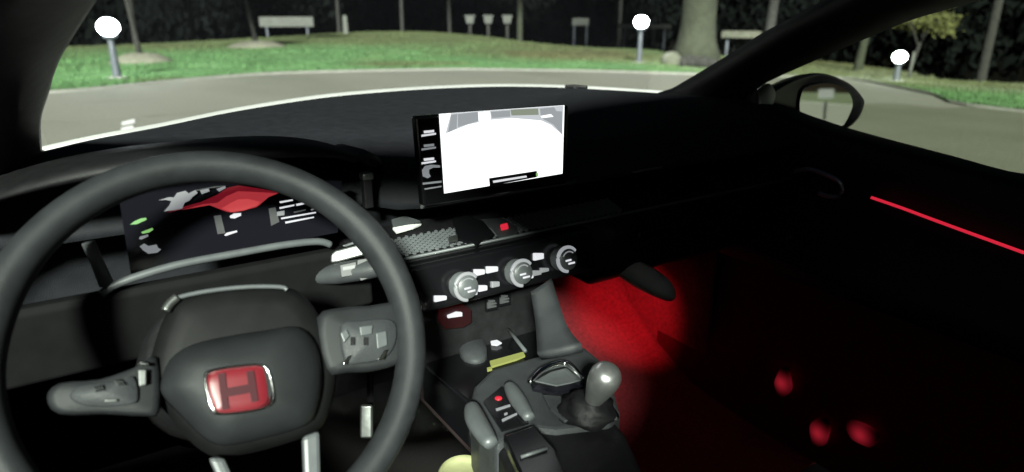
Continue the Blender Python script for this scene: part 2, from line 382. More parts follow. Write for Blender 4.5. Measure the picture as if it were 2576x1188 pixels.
# saplings in their mulch rings
def mound(px_, r, label):
    c = gp(*px_); rows = []
    for s, h in ((1.0, -.03), (.93, .03), (.75, .10), (.5, .17), (.25, .20), (.05, .205)):
        rows.append([c + Vector((math.cos(a) * r * s, math.sin(a) * r * s * .9, h + .03 + (noise.noise(Vector((math.cos(a) * 3 + c.x, math.sin(a) * 3, s * 4))) * .035 if s < .99 else 0))) for a in [2 * math.pi * j / 36 for j in range(36)]])
    loft('mulch_mound', rows, M['mulch'], None, True, True, label=label, cat='mulch mound', group='mulch mounds round the saplings')
    return c
c = mound((356, 160), .72, 'pale mulch mound nearest the leftmost lamp')
tree('sapling', c + Vector((0, 0, .2)), c + Vector((-.25, .2, 4.2)), .05, .03, 'thin sapling rising from the mulch mound beside the leftmost lamp', M['bark'], 1.6, CROWN, 1.0, .22, 'saplings on the lawn')
c = mound((646, 121), .98, 'pale mulch mound further back under the long slab')
tree('sapling', c + Vector((0, 0, .2)), c + Vector((-.5, .3, 4.6)), .065, .04, 'thin leaning sapling left of the long pale slab', M['bark'], 1.6, CROWN, 1.1, .25, 'saplings on the lawn')
for x, dep, w, lean, lab, mm in [
        (1308, 52, 15, .0, 'straight pale trunk beside the three planters', 'barkpale'), (1937, 30, 24, .5, 'dark leaning trunk just before the windscreen pillar', 'bark'),
        (850, 60, 9, .1, 'slim dark trunk in the wood right of the long slab', 'bark'), (1130, 64, 9, 0, 'slim dark trunk left of the three planters', 'bark'),
        (330, 46, 12, .2, 'grey trunk rising behind the leftmost lamp', 'bark'), (480, 62, 10, .1, 'slim dark trunk between the two saplings', 'bark'),
        (1560, 50, 10, 0, 'slim dark trunk left of the middle lamp', 'bark'), (1010, 58, 9, .1, 'slim dark trunk above the middle of the lawn', 'bark'), (60, 44, 12, .1, 'dark trunk at the far left edge of the wood', 'bark'), (2500, 30, 20, .1, 'dark trunk at the far right beyond the side window', 'bark')]:
    b = at(x, 45, dep); v = ray(x, 45); v.z = 0; v.normalize(); b = Vector((0, 0, 0)) + v * dep; b.z = gz2(b.x, b.y)
    r = w / 2 / 1772 * dep
    tree('tree', b, Vector((b.x + lean, b.y, 8)), r, r * .7, lab, M[mm], 1.4, CROWN, 2.5, 1.0 + (hash(lab) % 1) * .1, 'trees of the wood')
b = gp(2155, 182); dd = (b - CAM).dot(FW)
tree('tree', b, b + Vector((.42, -.1, 3.4)), 10 / F * dd, 7 / F * dd, 'pale leaning trunk above the door mirror', M['barkpale'], 1.5, YCROWN, .6, .7)
b = wood_dir(2310) * 24; b.z = gz2(b.x, b.y)
tree('tree', b, at(2330, 66, 21), .06, .04, 'yellow leafed tree behind the right-hand lamp', M['bark'], 1.3, YCROWN, .1, .38)
# undergrowth that closes the view
for i, (x, lab) in enumerate([(-120, 'at the far left edge of the picture'), (60, 'beyond the driver side pillar'), (230, 'above the leftmost lamp'), (400, 'between the two saplings'), (560, 'left of the long pale slab'), (720, 'behind the long pale slab'), (890, 'right of the long pale slab'),
        (1050, 'above the middle of the lawn'), (1210, 'behind the three planters'), (1370, 'right of the straight pale trunk'), (1520, 'left of the middle lamp'), (1680, 'behind the massive trunk'), (1850, 'behind the long bench right of the massive trunk'), (2020, 'behind the windscreen pillar'), (2170, 'above the door mirror'), (2330, 'behind the lamp beyond the window'), (2480, 'at the far right edge of the picture'), (2640, 'beyond the right edge of the window')]):
    d_ = 74 + (i * 37 % 23); p = wood_dir(x) * d_; p.z = gz2(p.x, p.y)
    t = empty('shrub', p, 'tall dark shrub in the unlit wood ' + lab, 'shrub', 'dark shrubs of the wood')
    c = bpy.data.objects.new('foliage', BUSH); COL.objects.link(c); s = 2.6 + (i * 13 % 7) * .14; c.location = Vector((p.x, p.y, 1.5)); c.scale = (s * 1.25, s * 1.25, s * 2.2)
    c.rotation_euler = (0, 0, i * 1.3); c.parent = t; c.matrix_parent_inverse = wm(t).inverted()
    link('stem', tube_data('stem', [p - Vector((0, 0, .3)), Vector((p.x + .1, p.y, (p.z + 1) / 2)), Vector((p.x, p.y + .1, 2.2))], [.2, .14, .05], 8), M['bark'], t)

# ------------------------------------------------------------------ bollard lamps
M['post'] = mat('lamp_post_metal', (.09, .10, .12), .55, noise_amt=.2, nscale=20)
M['globe'] = mat('lamp_globe_lit', (.8, .8, .8), .3, emit=(.93, .98, 1.0), es=30)
def lamp(base_px, head_px, gr, label):
    b = gp(*base_px); dep = (b - CAM).dot(FW); h = at(*head_px, dep); h = Vector((b.x, b.y, h.z)); r = gr / F * dep
    t = empty('bollard_lamp', b, label, 'lamp', 'lit bollard lamps on the lawn')
    lathe('base_plate', [(.16, -.02), (.16, .05), (.12, .07)], b, Vector((0, 0, 1)), M['concrete'], t, 20)
    lathe('post', [(.075, .02), (.07, .1), (.055, (h.z - b.z) * .55), (.05, h.z - b.z - r * 1.05)], b, Vector((0, 0, 1)), M['post'], t, 16)
    lathe('collar', [(.06, -r * 1.22), (r * .62, -r * 1.1), (r * .66, -r * .86), (r * .4, -r * .8)], h, Vector((0, 0, 1)), M['post'], t, 20)
    lathe('globe', [(r * math.sin(a), -r * .86 * math.cos(a)) for a in [math.pi * (k + .35) / 12.7 for k in range(13)]], h, Vector((0, 0, 1)), M['globe'], t, 24)
    lathe('cap', [(r * .34, r * .79), (r * .30, r * .92), (.01, r * .97)], h, Vector((0, 0, 1)), M['post'], t, 18)
lamp((297, 203), (270, 67), 24, 'lit globe lamp on a short post at the left of the lawn')
lamp((1607, 162), (1615, 55), 17, 'lit globe lamp on a short post left of the massive trunk')
lamp((2252, 210), (2265, 142), 16, 'lit globe lamp seen through the passenger window')

# ------------------------------------------------------------------ far furniture of the park
M['pale'] = mat('pale_paint', (.095, .10, .09), .8, noise_amt=.15, nscale=4)
M['stone'] = mat('pale_stone', (.0975, .1013, .0750), .9, noise_amt=.25, nscale=8, bump=.6, bscale=20)
def facing(px_x, dep):
    v = ray(px_x, 45); v.z = 0; v.normalize(); s = Vector((v.y, -v.x, 0)); p = v * dep / v.dot(HF); p.z = gz2(p.x, p.y); return p, s, v
def slab(name, x0, x1, y0, y1, dep, label, cat, m='pale', legs=2, th=.06):
    p, s, v = facing((x0 + x1) / 2, dep); k = dep / 1772
    w = (x1 - x0) / 2 * k; zt = CAM.z - (y0 - 30) * k; zb = CAM.z - (y1 - 30) * k
    t = empty(name, p, label, cat)
    obox('board', Vector((p.x, p.y, (zt + zb) / 2)), s * w, v * th, Vector((0, 0, (zt - zb) / 2)), M[m], t, bevel=.02)
    for i in range(legs):
        q = p + s * w * (.75 * (2 * i / (legs - 1) - 1) if legs > 1 else 0)
        if zb > p.z + .03: obox('leg', Vector((q.x, q.y, (zb + p.z - .1) / 2)), s * .05, v * .05, Vector((0, 0, (zb - p.z + .1) / 2)), M['post'], t)
    return t
slab('sign_board', 655, 785, 42, 66, 41, 'long pale slab on posts behind the further mulch mound', 'sign')
slab('sign_board', 1440, 1482, 45, 63, 46, 'small white board between the planters and the middle lamp', 'sign', th=.04)
slab('park_bench', 1822, 1945, 76, 93, 29, 'long pale bench top right of the massive trunk', 'bench', 'stone', 2, .25)
slab('park_bench', 1556, 1690, 60, 70, 36, 'pale low bench behind the middle lamp', 'bench', 'pale', 2, .2)
for x, lab in ((1182, 'left one of the three pale planters in a row'), (1228, 'middle one of the three pale planters in a row'), (1276, 'right one of the three pale planters in a row')):
    p, s, v = facing(x, 37); k = 37 / 1772; zb = CAM.z - 28 * k; zt = CAM.z - 8 * k
    t = empty('planter', p, lab, 'planter', 'row of pale planters')
    rows = [[Vector((p.x, p.y, 0)) + (s * a + v * b) * q * k * 12 + Vector((0, 0, h)) for a, b in ((-1, -1), (1, -1), (1, 1), (-1, 1))] for q, h in ((.72, zb), (.95, zt - .08), (1.08, zt - .07), (1.08, zt), (.95, zt), (.9, zt - .06))]
    loft('pot', rows, M['pale'], t, True, True, smooth=False, bevel=.01)
    obox('stand', Vector((p.x, p.y, (zb + p.z - .1) / 2)), s * .07, v * .07, Vector((0, 0, (zb - p.z + .1) / 2)), M['bark'], t)
for x, y0, y1, w, lab in ((517, 58, 78, 7, 'small white marker post right of the first sapling'), (393, 68, 76, 10, 'low pale marker stone behind the leftmost lamp'), (867, 38, 50, 6, 'small pale marker post right of the long slab')):
    p, s, v = facing(x, 38); k = 38 / 1772; zt = CAM.z - (y0 - 30) * k
    rows = [[p + (s * a + v * b) * w * k * q + Vector((0, 0, h)) for a, b in ((-1, -1), (1, -1), (1, 1), (-1, 1))] for q, h in ((1, -.05), (.85, max(.2, zt - .06)), (.4, max(.26, zt)))]
    loft('marker_post', rows, M['pale'], None, True, True, smooth=False, bevel=.01, label=lab, cat='post')
def rock(c, sx, sy, sz, m, label, cat, name):
    rows = []
    for k in range(8):
        a = math.pi * (k + .2) / 7.4 - math.pi / 2
        rows.append([c + Vector((math.cos(a) * math.cos(b) * sx, math.cos(a) * math.sin(b) * sy, math.sin(a) * sz)) * (1 + .22 * noise.noise(Vector((math.cos(b) * 1.7 + c.x, math.sin(b) * 1.7, a * 2)))) for b in [2 * math.pi * j / 16 for j in range(16)]])
    loft(name, rows, m, None, True, True, label=label, cat=cat)
c = gp(1688, 166); rock(c + Vector((0, 0, .12)), .30, .26, .24, M['stone'], 'pale round boulder between the middle lamp and the massive trunk', 'boulder', 'boulder')
a, b = gp(1712, 172), gp(1800, 178)
t = empty('fallen_log', a, 'dark fallen log lying in front of the massive trunk', 'log')
tube('log_bark', smooth_path([a + Vector((0, 0, .14)), a.lerp(b, .4) + Vector((.05, .05, .17)), b + Vector((0, 0, .13))], 5), [.15 + .02 * math.sin(i * 2) for i in range(11)], M['bark'], t, 14)
lathe('cut_end', [(.15, 0), (.13, .02), (.01, .025)], a + Vector((0, 0, .14)), (a - b), M['stone'], t, 14)
tube('stake', [gp(2285, 203), gp(2285, 203) + Vector((.03, 0, .62))], [.035, .03], M['pale'], None, 8, label='thin pale stake right of the lamp beyond the window', cat='stake')
M['glint'] = mat('glint_white', (.8, .8, .8), .6, noise_amt=.05, nscale=20)  # bright glints put in as white strips lying on the road
for pts, lab in (([(306, 310), (338, 302), (340, 311), (307, 318)], 'upper of two painted white glints on the asphalt at left'), ([(305, 325), (335, 318), (337, 327), (306, 334)], 'lower of two painted white glints on the asphalt at left')):
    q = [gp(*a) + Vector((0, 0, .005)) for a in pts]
    link('road_glint', prism_data('road_glint', q, Vector((0, 0, .004))), M['glint'], None, smooth=False, label=lab, cat='painted glint')

# ================================================================== THE CAR
CARX = .52
car = empty('car', Vector((CARX, .5, 0)), 'white car with black cabin, seen from its driver seat', 'car')
ZD = .98
edge_px = [(-330, 520), (0, 404), (230, 352), (400, 320), (600, 279), (800, 248), (950, 233), (1100, 223), (1250, 218), (1400, 220), (1560, 228), (1700, 237)]
edge = [pz(x, y, ZD) for x, y in edge_px]
edge[0] = Vector((-.30, .86, ZD)); edge.append(Vector((1.165, .95, ZD)))
edge = smooth_path(edge, 4)
def yf(X): return .84 + .10 * sm(.36, .28, X)
rows = [[Vector((p.x, p.y + .05, ZD - .04)) for p in edge], [Vector((p.x, p.y, ZD)) for p in edge], [Vector((p.x, p.y - .02, ZD + .001)) for p in edge]]
for f, z in ((.35, .977), (.7, .966), (1.0, .952)):
    rows.append([Vector((p.x, (p.y - .02) + (min(p.y - .04, yf(p.x)) - (p.y - .02)) * f, z)) for p in edge])
for dy, z in ((-.03, .935), (-.055, .912), (-.06, .9), (.02, .888), (.02, .80)):
    rows.append([Vector((p.x, min(p.y - .05, yf(p.x)) + dy, z)) for p in edge])
loft('dashboard', rows, M['dash'], car, label='black dashboard pad stretching under the windscreen')
# trim line along the dash ledge
tube('dash_trim', [Vector((x, .776, .9055)) for x in (.36, .5, .62)] , .0022, M['grey'], car, 8)
tube('dash_trim', [Vector((x, .776, .9055)) for x in (.735, .80)] , .0018, M['grey'], car, 8)
# lower dash in front of the passenger with glovebox
exX('glovebox', [(.79, .835), (.86, .87), (1.1, .86), (1.1, .66), (.90, .66), (.83, .70)], .745, 1.165, M['black'], car, bevel=.02, segs=3)
box('glovebox_latch', (.78, .797, .775), (.86, .806, .79), M['gloss'], car, bevel=.003)
# honeycomb vent strip: a shelf of hexagonal cells
strip = empty('vent_strip', Vector((.6, .8, .84)), 'metal honeycomb vent strip along the dash', None, parent=car)
exX('strip_bed', [(.762, .838), (.764, .8425), (.842, .866), (.85, .84)], .27, 1.15, M['black'], strip, smooth=False)
hv, hf = [], []
for i in range(74):
    for j in range(6):
        cx_, cyy = .30 + i * .0056, .769 + j * .0064 + (i % 2) * .0032
        if not (.30 < cx_ < .71): continue
        cz_ = .8445 + (cyy - .764) * .303
        k = len(hv)
        for r_, lz in ((.0036, .0005), (.0026, .0022), (.0022, -.0008)):
            hv += [(cx_ + math.cos(a) * r_, cyy + math.sin(a) * r_, cz_ + math.sin(a) * r_ * .303 + lz) for a in [math.pi / 3 * q for q in range(6)]]
        for l in (0, 6):
            for q in range(6): hf.append((k + l + q, k + l + (q + 1) % 6, k + l + 6 + (q + 1) % 6, k + l + 6 + q))
o = link('honeycomb', data('honeycomb', hv, hf), M['grey'], strip, smooth=False, kind='stuff')
tube('lower_lip', [Vector((x, .7605, .8445)) for x in (.28, .7, 1.14)], .0024, M['grey'], strip, 8)
PM = Vector((0, .80, .855)); NM = Vector((0, -.303, 1))
pix('vent_reflection', [(985, 552), (1020, 543), (1058, 556), (1030, 566), (990, 572)], PM, NM, M['grey'], strip, .004, .004)  # grey piece imitates a display reflection on the vent plastic
pix('vent_highlight', [(988, 573), (1030, 565), (1060, 563), (1040, 572), (998, 584)], PM, NM, M['white'], strip, .006, .003)  # white piece imitates a highlight on the chrome
pix('vent_cover', [(1140, 548), (1170, 540), (1215, 556), (1245, 590), (1200, 612), (1150, 600)], PM, NM, M['gloss'], strip, .006, .008)
pix('vent_sheen', [(1210, 552), (1262, 548), (1300, 570), (1302, 585), (1256, 596), (1240, 575)], PM, NM, M['console'], strip, .004, .005)  # another display reflection, put in as a grey piece
pix('vent_control', [(1128, 596), (1150, 590), (1152, 602), (1130, 607)], PM, NM, M['silver'], strip, .009, .004)
hz = pix('hazard_button', [(1259, 565), (1276, 561), (1279, 572), (1262, 576)], PM, NM, M['redled'], car, .007, .006, label='small red lit hazard button')

# climate panel and its three knobs
exX('climate_panel', [(.742, .838), (.728, .776), (.80, .765), (.80, .838)], .325, .628, M['gloss'], car, bevel=.006, segs=3, label='gloss black climate control panel')
NC = Vector((0, -.062, .014)).cross(Vector((1, 0, 0))); NC = Vector((0, -.976, .22)).normalized(); PC = Vector((.47, .733, .80))
def knob(p_, label):
    c = on(*p_, PC, NC)
    k = empty('climate_knob', c, label, None, parent=car)
    lathe('barrel', [(.0185, -.004), (.0185, .003), (.0165, .005), (.016, .019), (.0145, .0215), (.001, .0215)], c, NC, M['grey'], k, 32)
    for a0, a1, r_, w_, mm, nm in ((35, 262, .0172, .0030, 'litring', 'lit_ring'), (45, 150, .0115, .0015, 'litdim', 'scale_arc')):
        u = Vector((1, 0, 0)); v = NC.cross(u); pts = []
        for s in range(25):
            a = R(a0 + (a1 - a0) * s / 24); pts.append(c + NC * (.0205 if r_ < .014 else .0175) + (u * math.cos(a) + v * math.sin(a)) * r_)
        tube(nm, pts, w_, M[mm], k, 8)
    u = Vector((1, 0, 0)); v = NC.cross(u)
    for dx, dy, l in ((-.002, -.001, .007), (.003, -.006, .008)):
        obox('readout', c + NC * .0222 + u * dx + v * dy, u * l * .7, v * .0012, NC * .0006, M['lit'], k)
knob((1160, 718), 'left climate knob with lit ring'); knob((1297, 684), 'middle climate knob with lit ring'); knob((1410, 650), 'right climate knob with lit ring')
def quad(c, w, h, sl=-.22): return [(c[0] - w, c[1] - h - sl * w * -1), (c[0] + w, c[1] - h + sl * w), (c[0] + w, c[1] + h + sl * w), (c[0] - w, c[1] + h - sl * w)]
for c, w, h, mm in [((1208, 687), 13, 6, 'lit'), ((1240, 680), 14, 6, 'lit'), ((1357, 647), 12, 7, 'lit'), ((1110, 753), 15, 5, 'lit'), ((1192, 738), 10, 6, 'lit'), ((1216, 727), 11, 6, 'lit'),
                    ((1248, 717), 10, 6, 'litdim'), ((1333, 697), 10, 5, 'lit'), ((1350, 689), 13, 5, 'litdim'), ((1372, 681), 10, 4, 'litdim'), ((1441, 660), 8, 5, 'lit')]:
    pix('button_symbol', quad(c, w, h), PC, NC, M[mm], car, .0045, .006, bevel=.0012)
# centre stack below the panel: cavity, sockets, charging tray
exX('centre_stack', [(.80, .775), (.795, .70), (.79, .66), (.93, .64), (.93, .775)], .335, .60, M['black'], car, bevel=.006)
PS = Vector((.45, .79, .73)); NS = Vector((0, -1, .05))
def glyph(c, parent, m, n=3, w=11, gap=7, name='socket_symbol'):
    for i in range(n): pix(name, quad((c[0], c[1] + (i - (n - 1) / 2) * gap), w * (.7 if i == 0 else 1), 1.6), PS, NS, M[m], parent, .008, .003)
glyph((1238, 766), car, 'litfaint'); glyph((1270, 754), car, 'litfaint')
for c in ((1238, 766), (1270, 754)):
    pix('usb_socket', quad(c, 15, 15), PS, NS, M['gloss'], car, .0055, .004)
pix('start_symbol', [(1128, 795), (1150, 786), (1163, 787), (1163, 796), (1140, 799), (1128, 801)], PS, NS, M['lit'], car, .012, .004)
pix('start_button', [(1105, 780), (1165, 766), (1185, 780), (1185, 812), (1165, 824), (1120, 828), (1102, 805)], PS, NS, MATS.get('start_red') or mat('start_red', (.008, .001, .002), .4, emit=(.9, .02, .04), es=.0025), car, .008, .004, label='dark red glowing button under the climate panel')
# floor tray
exX('charging_tray', [(.80, .665), (.66, .672), (.655, .60), (.80, .60)], .36, .565, M['gloss'], car, bevel=.006)
PT = Vector((.44, .72, .6695)); NT = Vector((0, .05, 1))
pix('charge_symbol', [(1234, 858), (1250, 855), (1262, 862), (1250, 868), (1236, 866)], PT, NT, M['lit'], car, .004, .002)
pix('tray_light', [(1232, 908), (1316, 885), (1321, 894), (1300, 903), (1236, 922)], PT, NT, M['olive'], car, .006, .003, label='yellow green lit strip on the tray edge')
pix('tray_light', [(1225, 925), (1238, 922), (1238, 928), (1226, 931)], PT, NT, M['olive'], car, .006, .003)
tube('tray_rail', [on(1273, 822, PT + NT * .014, NT), on(1322, 884, PT + NT * .014, NT)], .0028, M['grey'], car, 8)
dome('tray_boss', [(1150, 850), (1180, 835), (1215, 850), (1225, 900), (1195, 915), (1160, 900)], PT, NT, [(1.05, -.002), (.95, .006), (.7, .011), (.3, .013), (.02, .0132)], M['console'], car)
# console side wings
def strip3(name, left, right, m, solid=.012, **k):
    a = smooth_path([at(*p) for p in left], 4); b = smooth_path([at(*p) for p in right], 4)
    rows = [[a[i].lerp(b[i], s) + FW * (.02 * (s - .5) ** 2) for s in (0, .25, .5, .75, 1)] for i in range(len(a))]
    return loft(name, rows, m, car, solid=solid, **k)
strip3('console_wing', [(1335, 735, .885), (1345, 800, .87), (1350, 850, .84), (1352, 892, .815)], [(1388, 700, .89), (1408, 765, .87), (1430, 825, .835), (1464, 868, .80)], M['console'], label='grey side wing joining the dash to the console')
# console body
ZC = .70
PZ = Vector((.45, .6, ZC)); NZ = Vector((0, 0, 1))
out = [(1182, 1005), (1192, 968), (1236, 926), (1340, 896), (1470, 868), (1512, 903), (1542, 965), (1560, 1030), (1540, 1068), (1400, 1085), (1335, 1078), (1252, 1122), (1205, 1065)]
q = [on(x, y, PZ, NZ) for x, y in out]
link('console', prism_data('console', q, Vector((0, 0, -.436))), M['console'], car, smooth=False, bevel=.008, segs=3, label='grey centre console round the gear lever')
q = [on(x, y, PZ - NZ * .006, NZ) for x, y in ((1250, 1118), (1335, 1070), (1400, 1078), (1545, 1055), (1575, 1090), (1640, 1230), (1330, 1290), (1280, 1190))]
link('console_rear', prism_data('console_rear', q, Vector((0, 0, -.43))), M['black'], car, smooth=False, bevel=.008, segs=3)
pix('gate_plate', [(1345, 958), (1385, 935), (1425, 925), (1462, 955), (1440, 962), (1400, 970)], PZ, NZ, M['grey'], car, .0055, .003, bevel=.001)
pix('gate_plate', [(1365, 992), (1410, 996), (1465, 980), (1500, 1010), (1480, 1050), (1420, 1058), (1385, 1030)], PZ, NZ, M['console'], car, .0055, .004, bevel=.001)
pix('mode_panel', [(1216, 1010), (1262, 972), (1290, 985), (1330, 1062), (1262, 1082)], PZ, NZ, M['gloss'], car, .003, .004)
pix('armrest_lid', [(1265, 1095), (1345, 1068), (1400, 1130), (1440, 1240), (1340, 1260)], PZ, NZ, M['gloss'], car, .012, .014, bevel=.003)
tube('lid_edge', [on(x, y, PZ + NZ * .014, NZ) for x, y in ((1310, 1150), (1375, 1128))], .002, M['grey'], car, 8)
lathe('mode_light', [(.0045, 0), (.0045, .001), (.001, .0015)], on(1254, 1003, PZ + NZ * .003, NZ), NZ, M['redled'], car, 14)
for pts in ([(1247, 1028), (1283, 1017), (1284, 1021), (1249, 1033)], [(1262, 1055), (1300, 1038), (1301, 1042), (1264, 1060)], [(1268, 1040), (1276, 1037), (1277, 1041), (1269, 1044)]):
    pix('mode_symbol', pts, PZ, NZ, M['litdim'], car, .0042, .001)
def bar(name, pts, r, m, flat=.8, h=.006):
    p = smooth_path([on(x, y, PZ + NZ * h, NZ) for x, y in pts], 5); n = len(p)
    return tube(name, p, [r * (.55 + .45 * math.sin(math.pi * (i + .6) / (n + .2))) for i in range(n)], m, car, 12, flat)
bar('trim_bar', [(1186, 1020), (1200, 1062), (1236, 1118)], .0125, M['grey'])
bar('trim_bar', [(1280, 968), (1300, 1002), (1332, 1052)], .0105, M['grey'])
bar('gate_frame', [(1332, 962), (1362, 932), (1405, 916), (1432, 918), (1468, 955)], .005, M['chrome'], 1, .012)
pix('shift_gate', [(1335, 962), (1365, 936), (1410, 920), (1432, 924), (1475, 965), (1490, 1000), (1400, 1010)], PZ, NZ, M['black'], car, .004, .004)
pix('gate_slot', [(1335, 966), (1400, 975), (1468, 958), (1466, 972), (1400, 988), (1340, 978)], PZ, NZ, M['dark'], car, .007, .004)
# gear lever: boot, shaft, knob
kb = on(1478, 1034, PZ + NZ * .004, NZ)
lever = empty('gear_lever', kb, 'polished aluminium teardrop gear knob on a leather boot', None, parent=car)
ktop = at(1528, 938, (kb - CAM).dot(FW) - .045)
ax = (ktop - kb).normalized(); L = (ktop - kb).length
rows = []
for rr_, h_ in ((.034, -.003), (.033, .004), (.028, .007), (.029, .011), (.021, .014), (.021, .018), (.013, .021)):
    rows.append([kb + Vector((math.cos(a) * rr_ * (1 + .10 * math.sin(5 * a + h_ * 300)), math.sin(a) * rr_ * (1 + .10 * math.sin(5 * a + h_ * 300)), h_)) for a in [2 * math.pi * k / 32 for k in range(32)]])
loft('boot', rows, M['black'], lever, True, True)
lathe('collar', [(.0100, L * .12), (.0108, L * .2), (.0100, L * .27)], kb, ax, M['chrome'], lever, 20)
lathe('knob', [(.0085, L * .22), (.0100, L * .30), (.0122, L * .42), (.0150, L * .58), (.0172, L * .72), (.0182, L * .84), (.0178, L * .94), (.0150, L * 1.03), (.0100, L * 1.09), (.001, L * 1.105)], kb, ax, M['alu'], lever, 36)
pix('chrome_clip', [(1530, 1022), (1540, 1030), (1553, 1050), (1546, 1050), (1532, 1032)], PZ, NZ, M['silver'], car, .008, .004)
# touch screen
PD = Vector((.47, .735, .975)); ND = Vector((0, -1, .10)).normalized()
scr = empty('touchscreen', Vector((.47, .75, .93)), 'wide touchscreen showing a bright white camera picture', None, parent=car)
pix('bezel', [(1046, 292), (1432, 264), (1428, 462), (1066, 522)], PD, ND, M['gloss'], scr, 0, .016, bevel=.004, segs=3)
pix('camera_picture', [(1105, 287), (1420, 265), (1415, 437), (1118, 487)], PD, ND, M['screen'], scr, .0012, .0008)
def sp(zx, zy): return ((1000 + zx / 2.97) / 1.0858, (250 + zy / 2.97) / 1.0858)
def scrpoly(name, pts, m, lift=.0022): pix(name, [sp(*p) for p in pts], PD, ND, M[m], scr, lift, .0008)
scrpoly('picture_background', [(690, 178), (1600, 115), (1590, 350), (1500, 272), (1420, 236), (1180, 216), (1010, 231), (830, 268), (645, 342)], 'scrpale', .0018)
scrpoly('picture_trees', [(690, 190), (740, 182), (735, 300), (665, 335)], 'scrgrey')
scrpoly('picture_trees', [(745, 185), (905, 165), (912, 240), (830, 265), (745, 290)], 'scrgrey')
scrpoly('picture_house', [(912, 168), (1005, 162), (1012, 228), (915, 244)], 'screen')
scrpoly('picture_wall', [(1012, 165), (1168, 154), (1170, 205), (1022, 216)], 'scrgrey')
scrpoly('picture_wall', [(1172, 148), (1395, 138), (1400, 190), (1180, 196)], 'scrolive')
scrpoly('picture_car', [(1410, 140), (1525, 128), (1545, 160), (1590, 162), (1592, 350), (1520, 270), (1420, 215)], 'scrgrey')
scrpoly('picture_car', [(1418, 200), (1500, 185), (1520, 205), (1430, 216)], 'screen', .003)
scrpoly('caption_bar', [(1000, 705), (1385, 645), (1388, 695), (1005, 768)], 'black', .0026)
scrpoly('caption_text', [(1030, 725), (1300, 683), (1305, 697), (1035, 742)], 'lit', .0034)
scrpoly('caption_mark', [(1380, 665), (1394, 660), (1396, 688), (1383, 694)], 'green', .0034)
for zy, mm in ((328, 'lit'), (440, 'litdim'), (552, 'lit')):
    scrpoly('menu_icon', [(470, zy - 8), (552, zy - 16), (552, zy + 4), (472, zy + 12)], mm, .002)
    scrpoly('menu_text', [(452, zy + 24), (566, zy + 8), (568, zy + 22), (452, zy + 40)], mm, .002)
arc = [(500, 705), (462, 690), (455, 640), (480, 605), (530, 595), (600, 600)]
rev = [(600, 618), (545, 618), (512, 635), (512, 665), (525, 690)]
scrpoly('menu_dial', arc + rev, 'litdim', .002)
for p in ([(460, 742), (612, 725), (612, 740), (462, 757)], [(472, 788), (612, 766), (612, 776), (480, 798)]): scrpoly('menu_text', p, 'litdim', .002)
# little sensor post on the dash
nb = py(922, 462, .80)
t = empty('dash_sensor', nb, None, None, parent=car)
obox('sensor_stalk', nb + Vector((0, 0, -.012)), Vector((.006, 0, 0)), Vector((0, .006, 0)), Vector((0, 0, .02)), M['black'], t, bevel=.002)
obox('sensor_head', nb + Vector((0, -.001, .0105)), Vector((.0075, 0, 0)), Vector((0, .008, 0)), Vector((0, 0, .0045)), M['silver'], t, bevel=.002)

# instrument cluster
clu = empty('instrument_cluster', Vector((.12, .8, .86)), 'digital instrument cluster with red rev band behind the wheel', None, parent=car)
YC = .79; PK = Vector((.1, YC, .92)); NK = Vector((0, -1, .12)).normalized()
pix('display', [(300, 500), (420, 455), (860, 455), (850, 585), (560, 640), (330, 690)], PK, NK, M['dark'], clu, 0, .02)
hood = []
for y_, dz in ((.745, -.004), (.742, .004), (.76, .011), (.85, .006), (1.0, -.03)):
    hood.append([Vector((x, y_ + .10 * abs((x - .10) / .24) ** 2.4, .945 + (.058 + dz) * (1 - abs((x - .10) / .245) ** 2.6) + (dz if abs(x - .1) > .2 else 0))) for x in [-.14 + .48 * i / 32 for i in range(33)]])
loft('hood', hood, M['black'], clu, solid=.012)
exX('shelf', [(.80, .862), (.75, .883), (.742, .876), (.742, .80), (.84, .80)], -.14, .275, mat('lower_dash', (.0045, .0046, .005), .7, noise_amt=.2, nscale=40, spec=.1), clu, bevel=.006)
ridge = smooth_path([py(x, y, .738) for x, y in ((255, 740), (300, 712), (440, 668), (600, 637), (720, 616), (800, 608), (832, 616))], 4)
tube('shelf_edge', ridge, .0042, M['grey'], clu, 10)
tube('side_trim', [py(x, y, .742) for x, y in ((222, 610), (240, 650), (268, 715))], [.006, .006, .007], M['grey'], clu, 10)
def cz_(zx, zy): return ((340 + zx / 4.441) / 1.0858, (480 + zy / 4.441) / 1.0858)
def clupoly(name, pts, m, lift=.0012): pix(name, [cz_(*p) for p in pts], PK, NK, M[m], clu, lift, .0008)
clupoly('rev_band', [(520, 450), (800, 380), (1030, 355), (1230, 440), (1340, 450), (1600, 385), (1760, 250), (1890, 205), (1600, 150), (1380, 120), (1240, 150), (1130, 230), (930, 320), (720, 380)], 'redlit3')
clupoly('rev_glow', [(700, 415), (1030, 358), (1180, 415), (1290, 445), (1450, 425), (1620, 370), (1750, 260), (1860, 215), (1600, 200), (1380, 190), (1240, 250), (1130, 330), (950, 350)], 'redlit', .002)
clupoly('rev_glow', [(1180, 400), (1290, 440), (1440, 420), (1600, 370), (1650, 320), (1500, 285), (1380, 290), (1280, 340)], 'redlit2', .003)
clupoly('rev_numerals', [(415, 300), (540, 262), (600, 265), (640, 210), (740, 185), (780, 215), (860, 175), (890, 210), (830, 255), (790, 300), (730, 330), (700, 400), (600, 420), (480, 435), (540, 370), (570, 310), (500, 295)], 'litdim', .004)
clupoly('rev_numerals', [(915, 180), (1020, 155), (1035, 190), (940, 225)], 'litdim', .004)
clupoly('rev_numerals', [(1115, 165), (1220, 125), (1230, 150), (1150, 195)], 'litdim', .004)
clupoly('rev_scale', [(860, 175), (1100, 130), (1225, 122), (1220, 130), (1000, 160), (870, 188)], 'litfaint', .0045)
